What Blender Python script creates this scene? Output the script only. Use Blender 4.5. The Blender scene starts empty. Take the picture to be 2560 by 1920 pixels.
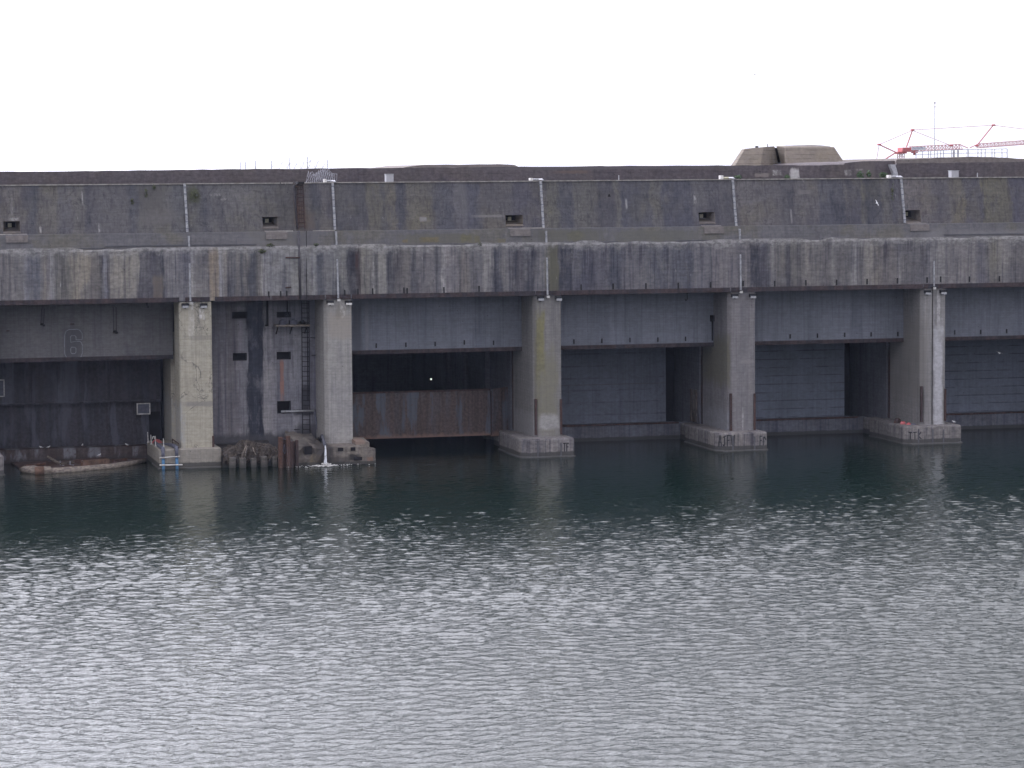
import bpy, math, random
import numpy as np
from mathutils import Vector, Matrix
R_ = math.radians
rnd = random.Random(7)
C = bpy.context.scene.collection
scene = bpy.context.scene

# ------------------------------------------------------------------ camera
CF = 7000.0                                   # focal length in pixels of a 2560 px wide frame (about 98 mm on full frame)
_X = np.array([27700., 728., CF]); _X /= np.linalg.norm(_X)
_b = -(-0.0077*27700+728)/CF
_U = np.array([-0.0077, 1, _b]); _U -= _X*_U.dot(_X); _U /= np.linalg.norm(_U)
_Y = np.cross(_U, _X)
if _Y[2] < 0: _Y = -_Y
RW = np.array([_X, _Y, _U])
CAM = np.array([-47.5277, -187.6, 19.2742])   # on the far quay, about 190 m from the bunker
def at(px, py, y=0.0):
    d = RW @ np.array([px-1280, 960-py, CF]); t = (y-CAM[1])/d[1]
    p = CAM+t*d; return (float(p[0]), float(p[1]), float(p[2]))
def X(px, y=0.0, py=800): return at(px, py, y)[0]
def Z(px, py, y=0.0): return at(px, py, y)[2]
cd = bpy.data.cameras.new('camera'); cam = bpy.data.objects.new('camera', cd); C.objects.link(cam)
cd.sensor_width = 36; cd.lens = 36*CF/2560; cd.clip_start = 1; cd.clip_end = 6000
m = Matrix.Identity(4)
for i in range(3):
    m[i][0] = RW[i][0]; m[i][1] = RW[i][1]; m[i][2] = -RW[i][2]; m[i][3] = CAM[i]
cam.matrix_world = m
scene.camera = cam

# ------------------------------------------------------------------ light
SUN_AZ, SUN_EL = -32.0, 42.0                  # degrees left of straight behind the bunker; veiled by cloud
sdir = Vector((math.sin(R_(SUN_AZ))*math.cos(R_(SUN_EL)), math.cos(R_(SUN_AZ))*math.cos(R_(SUN_EL)), math.sin(R_(SUN_EL))))
w = bpy.data.worlds.new('World'); scene.world = w; w.use_nodes = True
wt = w.node_tree; wt.nodes.clear()
wo = wt.nodes.new('ShaderNodeOutputWorld'); bg = wt.nodes.new('ShaderNodeBackground'); bg.inputs['Strength'].default_value = 0.1
sky = wt.nodes.new('ShaderNodeTexSky'); sky.sky_type = 'NISHITA'; sky.sun_disc = False
sky.sun_elevation = R_(SUN_EL); sky.sun_rotation = R_(SUN_AZ)
tc = wt.nodes.new('ShaderNodeTexCoord')
dot = wt.nodes.new('ShaderNodeVectorMath'); dot.operation = 'DOT_PRODUCT'; dot.inputs[1].default_value = sdir
glow = wt.nodes.new('ShaderNodeMapRange'); glow.interpolation_type = 'SMOOTHSTEP'
for k, v in enumerate((0.5, 1.0, 0.0, 1.0)): glow.inputs[1+k].default_value = v
nz = wt.nodes.new('ShaderNodeTexNoise'); nz.inputs['Scale'].default_value = 2.2; nz.inputs['Detail'].default_value = 5
cl = wt.nodes.new('ShaderNodeMapRange')
for k, v in enumerate((0.3, 0.7, 0.93, 1.07)): cl.inputs[1+k].default_value = v
gm = wt.nodes.new('ShaderNodeMix'); gm.data_type = 'RGBA'
gm.inputs[6].default_value = (13.0, 12.75, 13.9, 1)      # flat overcast away from the sun
gm.inputs[7].default_value = (60, 59.5, 66.5, 1)        # bright cloud round the veiled sun
vs = wt.nodes.new('ShaderNodeVectorMath'); vs.operation = 'SCALE'
mx = wt.nodes.new('ShaderNodeMix'); mx.data_type = 'RGBA'; mx.inputs[0].default_value = 0.92
L = wt.links.new
L(tc.outputs['Generated'], dot.inputs[0]); L(dot.outputs['Value'], glow.inputs[0]); L(glow.outputs[0], gm.inputs[0])
L(tc.outputs['Generated'], nz.inputs['Vector']); L(nz.outputs[0], cl.inputs[0])
L(gm.outputs[2], vs.inputs[0]); L(cl.outputs[0], vs.inputs['Scale'])
L(sky.outputs[0], mx.inputs[6]); L(vs.outputs[0], mx.inputs[7]); L(mx.outputs[2], bg.inputs['Color']); L(bg.outputs[0], wo.inputs['Surface'])
sl = bpy.data.lights.new('sun', 'SUN'); sl.energy = 0.7; sl.angle = R_(25); sl.color = (1, 0.97, 0.92)
so = bpy.data.objects.new('sun', sl); C.objects.link(so); so.rotation_euler = sdir.to_track_quat('Z', 'Y').to_euler(); so.location = (0, 0, 80)
scene.view_settings.view_transform = 'Standard'; scene.view_settings.look = 'None'
scene.view_settings.exposure = 0.0; scene.view_settings.gamma = 1.0
scene.cycles.max_bounces = 6; scene.cycles.diffuse_bounces = 3; scene.cycles.glossy_bounces = 3

# ------------------------------------------------------------------ mesh builder
def link(o): C.objects.link(o); return o
def tag(o, label=None, cat=None, group=None, kind=None):
    if label: o['label'] = label
    if cat: o['category'] = cat
    if group: o['group'] = group
    if kind: o['kind'] = kind
    return o
def empty(name, loc, label=None, cat=None, group=None):
    o = bpy.data.objects.new(name, None); o.location = loc; o.empty_display_size = 0.3
    return tag(link(o), label, cat, group)
def wloc(o):
    v = Vector((0, 0, 0))
    while o is not None: v += Vector(o.location); o = o.parent
    return v
class MB:
    def __init__(s): s.v = []; s.f = []
    def add(s, vs, fs):
        n = len(s.v); s.v += [tuple(p) for p in vs]; s.f += [tuple(i+n for i in f) for f in fs]; return s
    def box(s, x0, x1, y0, y1, z0, z1):
        if x0 > x1: x0, x1 = x1, x0
        return s.add([(x0,y0,z0),(x1,y0,z0),(x1,y1,z0),(x0,y1,z0),(x0,y0,z1),(x1,y0,z1),(x1,y1,z1),(x0,y1,z1)],
                     [(0,3,2,1),(4,5,6,7),(0,1,5,4),(1,2,6,5),(2,3,7,6),(3,0,4,7)])
    def quad(s, *p): return s.add(p, [tuple(range(len(p)))])
    def prism(s, plan, z0, z1, ztop=None):
        n = len(plan)
        vs = [(x, y, z0) for x, y in plan]+[(x, y, z1 if ztop is None else ztop[i]) for i, (x, y) in enumerate(plan)]
        return s.add(vs, [tuple(range(n-1, -1, -1)), tuple(range(n, 2*n))]+[(i, (i+1) % n, n+(i+1) % n, n+i) for i in range(n)])
    def frustum(s, bot, top):
        n = len(bot)
        return s.add(list(bot)+list(top), [tuple(range(n-1, -1, -1)), tuple(range(n, 2*n))]+[(i, (i+1) % n, n+(i+1) % n, n+i) for i in range(n)])
    def bar(s, a, b, w, h=None):                # square bar from a to b
        return s.tube([a, b], w/1.414, 4)
    def tube(s, pts, r, n=8, caps=True):
        pts = [Vector(p) for p in pts]; m = len(pts); vs = []; fs = []
        rs = r if isinstance(r, (list, tuple)) else [r]*m
        up = None
        for i, p in enumerate(pts):
            t = (pts[min(i+1, m-1)]-pts[max(i-1, 0)]).normalized()
            if up is None:
                up = Vector((0, 0, 1)) if abs(t.z) < 0.9 else Vector((0, 1, 0))
            a = t.cross(up); 
            if a.length < 1e-5: a = t.cross(Vector((1, 0, 0)))
            a.normalize(); b = a.cross(t).normalized(); up = b
            for k in range(n):
                q = 2*math.pi*(k+0.5)/n
                vs.append(p+(a*math.cos(q)+b*math.sin(q))*rs[i])
        for i in range(m-1):
            for k in range(n):
                fs.append((i*n+k, i*n+(k+1) % n, (i+1)*n+(k+1) % n, (i+1)*n+k))
        if caps: fs += [tuple(range(n-1, -1, -1)), tuple((m-1)*n+k for k in range(n))]
        return s.add(vs, fs)
    def build(s, name, mat, parent=None, smooth=False, bevel=0, loc=None):
        me = bpy.data.meshes.new(name)
        if parent is not None: off = wloc(parent)
        elif loc is not None: off = Vector(loc)
        else:
            a = np.array(s.v); off = Vector(((a[:,0].min()+a[:,0].max())/2, (a[:,1].min()+a[:,1].max())/2, a[:,2].min()))
        me.from_pydata([Vector(p)-off for p in s.v], [], s.f); me.update()
        o = bpy.data.objects.new(name, me); link(o)
        if mat: me.materials.append(mat)
        if parent is not None: o.parent = parent
        else: o.location = off
        if smooth:
            for p in me.polygons: p.use_smooth = True
        if bevel:
            b = o.modifiers.new('bevel', 'BEVEL'); b.width = bevel; b.segments = 2; b.limit_method = 'ANGLE'; b.angle_limit = R_(40)
        return o

# ------------------------------------------------------------------ node helpers
KA = 1.42                                       # picture value to surface albedo under this sky
def lin(c):
    return tuple((x/255/12.92 if x/255 <= 0.04045 else ((x/255+0.055)/1.055)**2.4) for x in c)
def alb(c, k=None):
    m_ = sum(c)/3; c = [m_+(x-m_)*0.6 for x in c]
    return tuple(min(0.9, x*(k or KA)) for x in lin(c))+(1,)
class NT:
    def __init__(s, name):
        s.m = bpy.data.materials.new(name); s.m.use_nodes = True; s.t = s.m.node_tree
        s.bsdf = s.t.nodes['Principled BSDF']; s.tc = s.t.nodes.new('ShaderNodeTexCoord')
        sp = s.t.nodes.new('ShaderNodeSeparateXYZ'); s.t.links.new(s.tc.outputs['Object'], sp.inputs[0])
        s.x, s.y, s.z = sp.outputs; s.P = s.tc.outputs['Object']
    def n(s, t): return s.t.nodes.new(t)
    def put(s, sock, v):
        if v is None: return
        if isinstance(v, bpy.types.NodeSocket): s.t.links.new(v, sock)
        else:
            if sock.type == 'RGBA' and not hasattr(v, '__len__'): v = (v, v, v, 1)
            if sock.type == 'RGBA' and len(v) == 3: v = tuple(v)+(1,)
            sock.default_value = v
    def math(s, op, a, b=None, c=None, clamp=False):
        q = s.n('ShaderNodeMath'); q.operation = op; q.use_clamp = clamp
        for i, v in enumerate((a, b, c)): s.put(q.inputs[i], v)
        return q.outputs[0]
    def comb(s, x, y, z):
        q = s.n('ShaderNodeCombineXYZ'); s.put(q.inputs[0], x); s.put(q.inputs[1], y); s.put(q.inputs[2], z); return q.outputs[0]
    def scl(s, sx, sy, sz, off=0.0):
        return s.comb(s.math('MULTIPLY_ADD', s.x, sx, off), s.math('MULTIPLY_ADD', s.y, sy, off*1.7), s.math('MULTIPLY_ADD', s.z, sz, off*0.6))
    def noise(s, vec, scale=1.0, detail=4.0, rough=0.55, dist=0.0):
        q = s.n('ShaderNodeTexNoise'); s.put(q.inputs['Vector'], vec)
        q.inputs['Scale'].default_value = scale; q.inputs['Detail'].default_value = detail
        q.inputs['Roughness'].default_value = rough; q.inputs['Distortion'].default_value = dist
        return q.outputs[0]
    def rng(s, v, a, b, c=0.0, d=1.0, smooth=True):
        q = s.n('ShaderNodeMapRange'); q.interpolation_type = 'SMOOTHSTEP' if smooth else 'LINEAR'
        s.put(q.inputs[0], v)
        if a > b: a, b, c, d = b, a, d, c
        for i, k in enumerate((a, b, c, d)): q.inputs[1+i].default_value = k
        return q.outputs[0]
    def mix(s, f, a, b, mode='MIX'):
        q = s.n('ShaderNodeMix'); q.data_type = 'RGBA'; q.blend_type = mode; q.clamp_factor = True
        s.put(q.inputs[0], f); s.put(q.inputs[6], a); s.put(q.inputs[7], b); return q.outputs[2]
    def ramp(s, f, stops, interp='EASE'):
        q = s.n('ShaderNodeValToRGB'); cr = q.color_ramp; cr.interpolation = interp
        s.put(q.inputs[0], f)
        while len(cr.elements) < len(stops): cr.elements.new(0.5)
        for e, (p, c) in zip(cr.elements, stops): e.position = min(1, max(0, p)); e.color = c
        return q.outputs[0]
    def strip(s, coord, pairs):
        """colours laid along one axis: pairs = [(metres, rgba)], cut into ramps of at most 30 stops"""
        pairs = sorted(pairs, key=lambda t: t[0]); out = None; i = 0
        while i < len(pairs)-1:
            seg = pairs[i:i+30]; a, b = seg[0][0], seg[-1][0]
            f = s.rng(coord, a, b, 0, 1, smooth=False)
            c = s.ramp(f, [((p-a)/(b-a), col) for p, col in seg], 'LINEAR')
            out = c if out is None else s.mix(s.math('GREATER_THAN', coord, a), out, c)
            i += 29
        return out
    def rect(s, cx, cz, rx, rz, soft=0.25, warp=None, wx=None):
        """soft mask round a place on the wall, edges broken by noise"""
        ax = s.math('ABSOLUTE', s.math('SUBTRACT', wx or s.x, cx)); az = s.math('ABSOLUTE', s.math('SUBTRACT', s.z, cz))
        if warp is not None:
            ax = s.math('ADD', ax, s.math('MULTIPLY', warp, rx)); az = s.math('ADD', az, s.math('MULTIPLY', warp, rz))
        return s.math('MULTIPLY', s.rng(ax, rx*(1-soft), rx*(1+soft), 1, 0), s.rng(az, rz*(1-soft), rz*(1+soft), 1, 0))
    def bump(s, h, strength=0.3, dist=0.05):
        q = s.n('ShaderNodeBump'); q.inputs['Strength'].default_value = strength; q.inputs['Distance'].default_value = dist
        s.put(q.inputs['Height'], h); s.put(s.bsdf.inputs['Normal'], q.outputs[0])
    def done(s, col, rough=0.9, metal=0.0, spec=0.25):
        s.put(s.bsdf.inputs['Base Color'], col); s.put(s.bsdf.inputs['Roughness'], rough); s.put(s.bsdf.inputs['Metallic'], metal)
        s.bsdf.inputs['Specular IOR Level'].default_value = spec
        return s.m
def concrete(name, col, col2=None, gain=1.0, streak=0.5, board=0.22, pairs=None, warp=0.5, white=0.0, blobs=(), zdark=None, mottle=0.5, cracks=0.0, seed=0.0, algae=None, top=None, moss=0.0, linek=0.34, org=None):
    t = NT(name)
    if org: t.x, t.y, t.z = t.math('ADD', t.x, org[0]), t.math('ADD', t.y, org[1]), t.math('ADD', t.z, org[2])
    big = t.noise(t.scl(1, 1, 1, seed), 0.33, 8, 0.6)
    fine = t.noise(t.scl(1, 1, 1.6, seed+3), 3.1, 8, 0.65)
    w1 = t.noise(t.scl(0.9, 0.9, 0.4, seed+9), 1.0, 4, 0.6)
    xw = t.math('ADD', t.x, t.math('MULTIPLY', t.math('SUBTRACT', w1, 0.5), warp))
    kk = KA*gain
    if pairs:
        fw = t.noise(t.scl(4.5, 4.5, 0.45, seed+12), 1.0, 5, 0.7)
        xw = t.math('ADD', xw, t.math('MULTIPLY', t.math('SUBTRACT', fw, 0.5), warp*0.6))
        fz = t.noise(t.scl(13, 13, 0.8, seed+22), 1.0, 4, 0.7)
        xw = t.math('ADD', xw, t.math('MULTIPLY', t.math('SUBTRACT', fz, 0.5), warp*0.5))
        c = t.strip(xw, [(p, alb(q, kk)) for p, q in pairs])
        avg = tuple(sum(q[i] for p, q in pairs)/len(pairs) for i in range(3))
        away = t.rng(t.noise(t.scl(1.7, 1.7, 0.6, seed+13), 1.0, 6, 0.7), 0.48, 0.64)
        c = t.mix(t.math('MULTIPLY', away, 0.62), c, alb(avg, kk))
    else: c = t.mix(t.rng(big, 0.35, 0.66), alb(col, kk), alb(col2 or tuple(x*0.86 for x in col), kk))
    # mottling
    c = t.mix(1.0, c, t.mix(t.rng(fine, 0.3, 0.72), (1-0.26*mottle,)*3, (1+0.24*mottle,)*3), 'MULTIPLY')
    c = t.mix(1.0, c, t.mix(t.rng(big, 0.3, 0.7), (1-0.22*mottle, 1-0.22*mottle, 1-0.17*mottle), (1+0.16*mottle, 1+0.14*mottle, 1+0.09*mottle)), 'MULTIPLY')
    # runs of dirt down the face, wide and narrow
    if streak:
        s1 = t.noise(t.scl(1.15, 1.15, 0.05, seed+1), 1.0, 7, 0.62)
        s2 = t.noise(t.scl(4.6, 4.6, 0.16, seed+5), 1.0, 6, 0.6)
        fade = t.rng(t.noise(t.scl(0.7, 0.7, 0.55, seed+7), 1.0, 4), 0.3, 0.62)
        c = t.mix(t.math('MULTIPLY', t.math('MULTIPLY', t.rng(s1, 0.48, 0.66), fade), streak), c, t.mix(1.0, c, (0.55, 0.56, 0.64), 'MULTIPLY'))
        c = t.mix(t.math('MULTIPLY', t.rng(s2, 0.52, 0.63), streak*0.9), c, t.mix(1.0, c, (0.6, 0.6, 0.66), 'MULTIPLY'))
        c = t.mix(t.math('MULTIPLY', t.rng(s2, 0.42, 0.32), streak*0.5), c, t.mix(1.0, c, (1.22, 1.2, 1.16), 'MULTIPLY'))
        s3 = t.noise(t.scl(11, 11, 0.35, seed+16), 1.0, 5, 0.65)
        c = t.mix(t.math('MULTIPLY', t.rng(s3, 0.5, 0.66), streak*0.75), c, t.mix(1.0, c, (0.62, 0.62, 0.67), 'MULTIPLY'))
        c = t.mix(t.math('MULTIPLY', t.rng(s3, 0.44, 0.3), streak*0.7), c, t.mix(1.0, c, (1.3, 1.28, 1.26), 'MULTIPLY'))
    # formwork boards
    zb = t.math('DIVIDE', t.z, board)
    fl = t.math('FLOOR', zb); fr = t.math('SUBTRACT', zb, fl)
    wn = t.n('ShaderNodeTexWhiteNoise'); wn.noise_dimensions = '3D'
    xseg = t.math('FLOOR', t.math('ADD', t.math('MULTIPLY', t.x, 0.27), t.math('MULTIPLY', fl, 0.37)))
    t.put(wn.inputs['Vector'], t.comb(xseg, seed, fl))
    c = t.mix(1.0, c, t.mix(wn.outputs['Value'], (0.965,)*3, (1.035,)*3), 'MULTIPLY')
    brk = t.rng(t.noise(t.scl(0.9, 0.9, 5, seed+2), 1.0, 4), 0.40, 0.58)
    line = t.math('MULTIPLY', t.math('LESS_THAN', fr, 0.13), brk)
    c = t.mix(t.math('MULTIPLY', line, linek), c, t.mix(1.0, c, (0.45, 0.45, 0.48), 'MULTIPLY'))
    # tie holes and pits
    vo = t.n('ShaderNodeTexVoronoi'); vo.inputs['Scale'].default_value = 1.3; t.put(vo.inputs['Vector'], t.P)
    pit = t.math('LESS_THAN', vo.outputs['Distance'], 0.055)
    c = t.mix(t.math('MULTIPLY', pit, 0.6), c, t.mix(1.0, c, (0.35,)*3, 'MULTIPLY'))
    if cracks:
        cn = t.noise(t.scl(0.55, 0.55, 0.5, seed+11), 1.0, 5, 0.55, 0.6)
        cr = t.math('MULTIPLY', t.rng(t.math('ABSOLUTE', t.math('SUBTRACT', cn, 0.52)), 0.0, 0.012, 1, 0), t.rng(big, 0.4, 0.55))
        c = t.mix(t.math('MULTIPLY', cr, cracks), c, t.mix(1.0, c, (0.4, 0.42, 0.46), 'MULTIPLY'))
    if white:
        wv = t.noise(t.scl(3.1, 3.1, 0.55, seed+4), 1.0, 6, 0.7)
        c = t.mix(t.math('MULTIPLY', t.rng(wv, 0.66, 0.72), white), c, alb((150, 148, 148)))
    if moss:
        mo = t.noise(t.scl(0.35, 0.35, 0.3, seed+14), 1.0, 5, 0.6)
        c = t.mix(t.math('MULTIPLY', t.rng(mo, 0.5, 0.66), moss), c, t.mix(1.0, c, (1.05, 1.0, 0.68), 'MULTIPLY'))
    wb = t.math('MULTIPLY', t.math('SUBTRACT', t.noise(t.scl(2.2, 2.2, 1.1, seed+6), 1.0, 6, 0.65), 0.5), 1.5)
    speck = t.noise(t.scl(5.5, 5.5, 3.2, seed+15), 1.0, 5, 0.7) if any(sum(q[4]) > 380 for q in blobs) else None
    for (bx, bz, rx, rz, bc, st) in blobs:
        mk = t.math('MULTIPLY', t.rect(bx, bz, rx, rz, 0.35, wb), st)
        if sum(bc) > 380 and st < 0.84: mk = t.math('MULTIPLY', mk, t.rng(speck, 0.44, 0.58, 0.25, 1.0))
        c = t.mix(mk, c, t.mix(t.rng(fine, 0.3, 0.7), alb(bc, kk), alb(tuple(x*0.84 for x in bc), kk)))
    if top:                                         # broken pale band near the top: (z, half height, colour)
        tn = t.noise(t.scl(2.6, 2.6, 0.8, seed+8), 1.0, 7, 0.75)
        t2 = t.noise(t.scl(0.5, 0.5, 0.2, seed+18), 1.0, 2, 0.5)
        zz = t.math('ADD', t.z, t.math('ADD', t.math('MULTIPLY', t.math('SUBTRACT', tn, 0.5), 1.7), t.math('MULTIPLY', t.math('SUBTRACT', t2, 0.5), 0.8)))
        c = t.mix(t.math('MULTIPLY', t.rng(zz, top[0]-top[1], top[0]), 0.75), c, t.mix(t.rng(fine, 0.35, 0.62), alb(tuple(x*0.7 for x in top[2])), alb(top[2])))
    if algae:                                       # dark weed band just over the water
        an = t.math('ADD', t.z, t.math('MULTIPLY', t.math('SUBTRACT', wb, 0.0), 0.12))
        c = t.mix(t.math('MULTIPLY', t.rng(an, algae, algae*0.75), 0.85), c, alb((58, 58, 58)))
    t.bump(t.math('ADD', t.math('MULTIPLY', fine, 0.6), t.math('ADD', t.math('MULTIPLY', line, -0.35), t.math('MULTIPLY', pit, -0.4))), 0.3, 0.03)
    return t.done(c, 0.92, 0, 0.2)
def plain(name, col, col2=None, scale=6.0, rough=0.7, metal=0.0, k=None, stretch=1.0, bump=0.2, lo=0.35, hi=0.65):
    t = NT(name); n1 = t.noise(t.scl(1, 1, stretch), scale, 6, 0.6)
    c = t.mix(t.rng(n1, lo, hi), alb(col, k), alb(col2 or tuple(x*0.8 for x in col), k))
    if bump: t.bump(n1, bump, 0.02)
    return t.done(c, rough, metal, 0.3)
def rusty(name, base, rust, paint=None, amount=0.5, k=None, edge=None):
    t = NT(name)
    n1 = t.noise(t.scl(1.6, 1.6, 0.22), 1.0, 7, 0.65); n2 = t.noise(t.P, 5, 6, 0.65); n3 = t.noise(t.scl(0.9, 0.9, 0.2, 4), 1.0, 5)
    c = t.mix(t.rng(n2, 0.3, 0.7), alb(rust, k), alb(tuple(x*0.72 for x in rust), k))
    c = t.mix(t.rng(n1, 0.5-amount*0.1, 0.66-amount*0.1), c, t.mix(t.rng(n2, 0.3, 0.7), alb(base, k), alb(tuple(x*0.75 for x in base), k)))
    if paint: c = t.mix(t.math('MULTIPLY', t.rng(n3, 0.52, 0.6), t.rng(n2, 0.3, 0.5)), c, alb(paint, k))
    dk = t.noise(t.scl(3.2, 3.2, 0.12, 8), 1.0, 5, 0.6)
    c = t.mix(t.math('MULTIPLY', t.rng(dk, 0.45, 0.62), 0.6), c, t.mix(1.0, c, (0.6, 0.58, 0.6), 'MULTIPLY'))
    if edge:
        n2 = t.noise(t.scl(2.4, 2.4, 1.2, 5), 1.0, 6, 0.7)
        zz = t.math('ADD', t.z, t.math('MULTIPLY', t.math('SUBTRACT', n2, 0.5), 0.9))
        c = t.mix(t.rng(zz, edge[0]+edge[1], edge[0]), c, alb(edge[2], k))
    t.bump(n2, 0.3, 0.02)
    return t.done(c, 0.75, 0.0, 0.3)

# colours read along the two long faces: (zoom x / 3.456 + offset) in picture pixels
def strip_px(rows, y, py):
    out = []
    for off, sc, lst in rows:
        for zx, c in lst: out.append((X(off+zx/sc, y, py), c))
    e0, e1 = out[0], out[-1]
    g = random.Random(3); ext = [t[1] for t in out]
    for k in range(1, 12):
        out.append((e0[0]-2.2*k, g.choice(ext))); out.append((e1[0]+2.2*k, g.choice(ext)))
    return sorted(out, key=lambda t: t[0])
g_ = lambda v: (v, v-2, v+4)
BEAM = strip_px([
 (0, 3.456, [(0,(112,108,108)),(185,(110,107,107)),(210,(126,125,130)),(235,(98,99,110)),(330,(94,96,106)),(380,(120,112,105)),(440,(126,125,128)),(480,(100,98,96)),(590,(100,97,93)),(630,(130,122,108)),(755,(128,120,106)),(785,(102,96,95)),(845,(98,94,93)),(865,(58,56,66)),(885,(100,100,112)),(905,(122,124,136)),(925,(92,88,96)),(937,(64,61,70)),(962,(122,117,110)),(1080,(128,122,112)),(1190,(122,118,112)),(1208,(80,78,88)),(1330,(86,84,92)),(1410,(64,65,78)),(1430,(108,106,110)),(1640,(112,110,115)),(1662,(136,134,133)),(1710,(114,110,108)),(1790,(112,108,108)),(1815,(131,116,98)),(1880,(126,113,98)),(1900,(131,131,136)),(1950,(118,112,108)),(1985,(80,80,88)),(2020,(84,84,92)),(2050,(106,101,99)),(2090,(72,74,84)),(2130,(116,111,106)),(2165,(72,74,84)),(2200,(70,72,82))]),
 (640, 3.456, [(30,(94,90,88)),(66,(142,140,136)),(95,(116,116,120)),(240,(120,120,122)),(365,(118,118,117)),(400,(112,112,115)),(480,(112,112,114)),(500,(130,130,130)),(535,(90,92,100)),(565,(76,78,88)),(592,(110,110,112)),(780,(116,116,112)),(795,(66,66,76)),(840,(60,60,70)),(880,(68,58,62)),(905,(116,112,104)),(1000,(118,115,106)),(1012,(152,150,146)),(1030,(82,82,84)),(1060,(120,118,115)),(1122,(118,116,114)),(1145,(76,76,84)),(1180,(82,82,88)),(1205,(106,101,99)),(1320,(104,99,98)),(1345,(78,78,86)),(1378,(84,84,90)),(1395,(108,104,106)),(1538,(106,102,105)),(1562,(84,84,91)),(1600,(110,108,112)),(1622,(146,144,144)),(1645,(112,108,112)),(1740,(110,106,110)),(1765,(80,78,84)),(1805,(113,106,102)),(1855,(94,92,97)),(1950,(98,96,101)),(1968,(119,117,117)),(2040,(116,114,115)),(2058,(70,72,84)),(2120,(72,73,86)),(2140,(98,96,100)),(2205,(94,92,98))]),
 (1280, 3.456, [(20,(70,70,82)),(70,(86,82,89)),(125,(70,70,82)),(190,(72,72,83)),(205,(100,98,102)),(270,(102,100,104)),(325,(99,97,80)),(388,(97,94,78)),(405,(64,65,79)),(512,(66,67,80)),(535,(98,96,105)),(565,(78,78,92)),(640,(78,78,92)),(660,(90,88,98)),(830,(88,86,96)),(855,(71,73,87)),(938,(73,75,88)),(960,(90,88,98)),(1130,(92,90,98)),(1215,(74,76,90)),(1340,(75,76,90)),(1360,(90,89,98)),(1400,(78,79,92)),(1550,(76,78,92)),(1575,(98,96,104)),(1700,(97,95,103)),(1722,(82,82,90)),(1745,(102,98,104)),(1950,(102,98,104)),(1995,(111,107,109)),(2050,(110,105,106)),(2066,(60,60,72)),(2130,(62,62,74)),(2155,(80,78,88)),(2205,(76,75,85))]),
 (1920, 2.766, [(35,(116,114,115)),(60,(98,94,92)),(110,(97,93,92)),(130,(70,70,80)),(162,(100,97,95)),(248,(100,96,95)),(266,(120,115,111)),(300,(105,101,100)),(380,(104,100,100)),(395,(88,84,88)),(420,(90,86,90)),(450,(111,109,109)),(500,(98,94,96)),(560,(97,94,96)),(600,(121,119,121)),(640,(92,89,92)),(690,(119,115,111)),(760,(110,104,98)),(800,(98,92,94)),(880,(96,91,93)),(900,(119,117,118)),(930,(95,92,96)),(1080,(96,93,97)),(1100,(115,112,115)),(1200,(121,119,119)),(1250,(110,106,108)),(1430,(109,105,107)),(1450,(91,89,99)),(1500,(92,90,99)),(1560,(105,101,92)),(1640,(115,112,112)),(1700,(98,94,96)),(1765,(97,93,95))]),
], 0.0, 680)
UPPER = strip_px([
 (0, 3.456, [(0,(88,84,88)),(200,(88,84,88)),(250,(75,75,83)),(310,(76,76,84)),(345,(90,86,84)),(480,(90,86,84)),(525,(80,79,87)),(600,(82,80,88)),(645,(89,86,86)),(715,(88,85,86)),(742,(68,68,78)),(785,(78,76,84)),(890,(86,84,88)),(1080,(88,85,88)),(1135,(76,76,84)),(1180,(78,78,86)),(1205,(89,87,87)),(1450,(89,87,87)),(1510,(82,82,88)),(1600,(82,82,87)),(1655,(86,85,84)),(1780,(77,77,85)),(1855,(87,85,88)),(2205,(86,84,88))]),
 (640, 3.456, [(145,(84,82,84)),(185,(77,75,81)),(320,(78,76,82)),(360,(86,78,78)),(445,(86,82,84)),(490,(69,69,79)),(528,(70,70,80)),(560,(88,84,88)),(650,(88,84,88)),(700,(79,78,80)),(800,(82,80,84)),(950,(82,80,83)),(975,(92,88,78)),(1070,(91,87,78)),(1100,(79,78,80)),(1150,(94,88,78)),(1195,(91,86,78)),(1215,(68,68,78)),(1280,(70,70,80)),(1320,(90,86,80)),(1500,(88,84,80)),(1560,(73,73,83)),(1700,(74,74,84)),(1722,(87,85,92)),(1795,(86,84,91)),(1815,(75,75,87)),(1930,(76,76,88)),(1955,(85,81,84)),(2205,(83,80,84))]),
 (1280, 3.456, [(20,(73,71,83)),(220,(74,72,84)),(270,(91,87,89)),(305,(85,83,79)),(380,(84,82,78)),(420,(71,71,81)),(520,(72,72,82)),(545,(85,83,82)),(720,(84,82,81)),(765,(73,71,79)),(880,(74,72,80)),(905,(91,89,87)),(940,(90,88,87)),(955,(73,73,85)),(1200,(74,74,86)),(1215,(87,85,87)),(1280,(86,84,86)),(1305,(73,73,85)),(1550,(74,74,86)),(1565,(85,83,88)),(1640,(84,82,88)),(1755,(77,75,83)),(1880,(78,76,84)),(1950,(88,84,88)),(2205,(88,84,88))]),
 (1920, 3.456, [(100,(86,82,86)),(125,(77,75,81)),(190,(78,76,82)),(240,(89,85,88)),(420,(88,84,88)),(445,(75,75,85)),(570,(76,76,86)),(592,(71,71,81)),(650,(72,72,82)),(662,(87,84,86)),(685,(73,71,81)),(800,(74,72,82)),(815,(87,85,79)),(850,(69,69,79)),(970,(70,70,80)),(992,(83,81,82)),(1050,(82,80,82)),(1065,(75,73,83)),(1130,(76,74,84)),(1185,(93,87,89)),(1400,(92,86,88)),(1425,(83,79,85)),(1560,(84,80,86)),(1605,(93,87,79)),(1680,(92,86,80)),(1705,(75,73,83)),(1840,(76,74,84)),(1865,(91,87,75)),(2080,(90,86,76)),(2105,(75,73,87)),(2205,(76,74,88))]),
], 1.3, 510)
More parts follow.
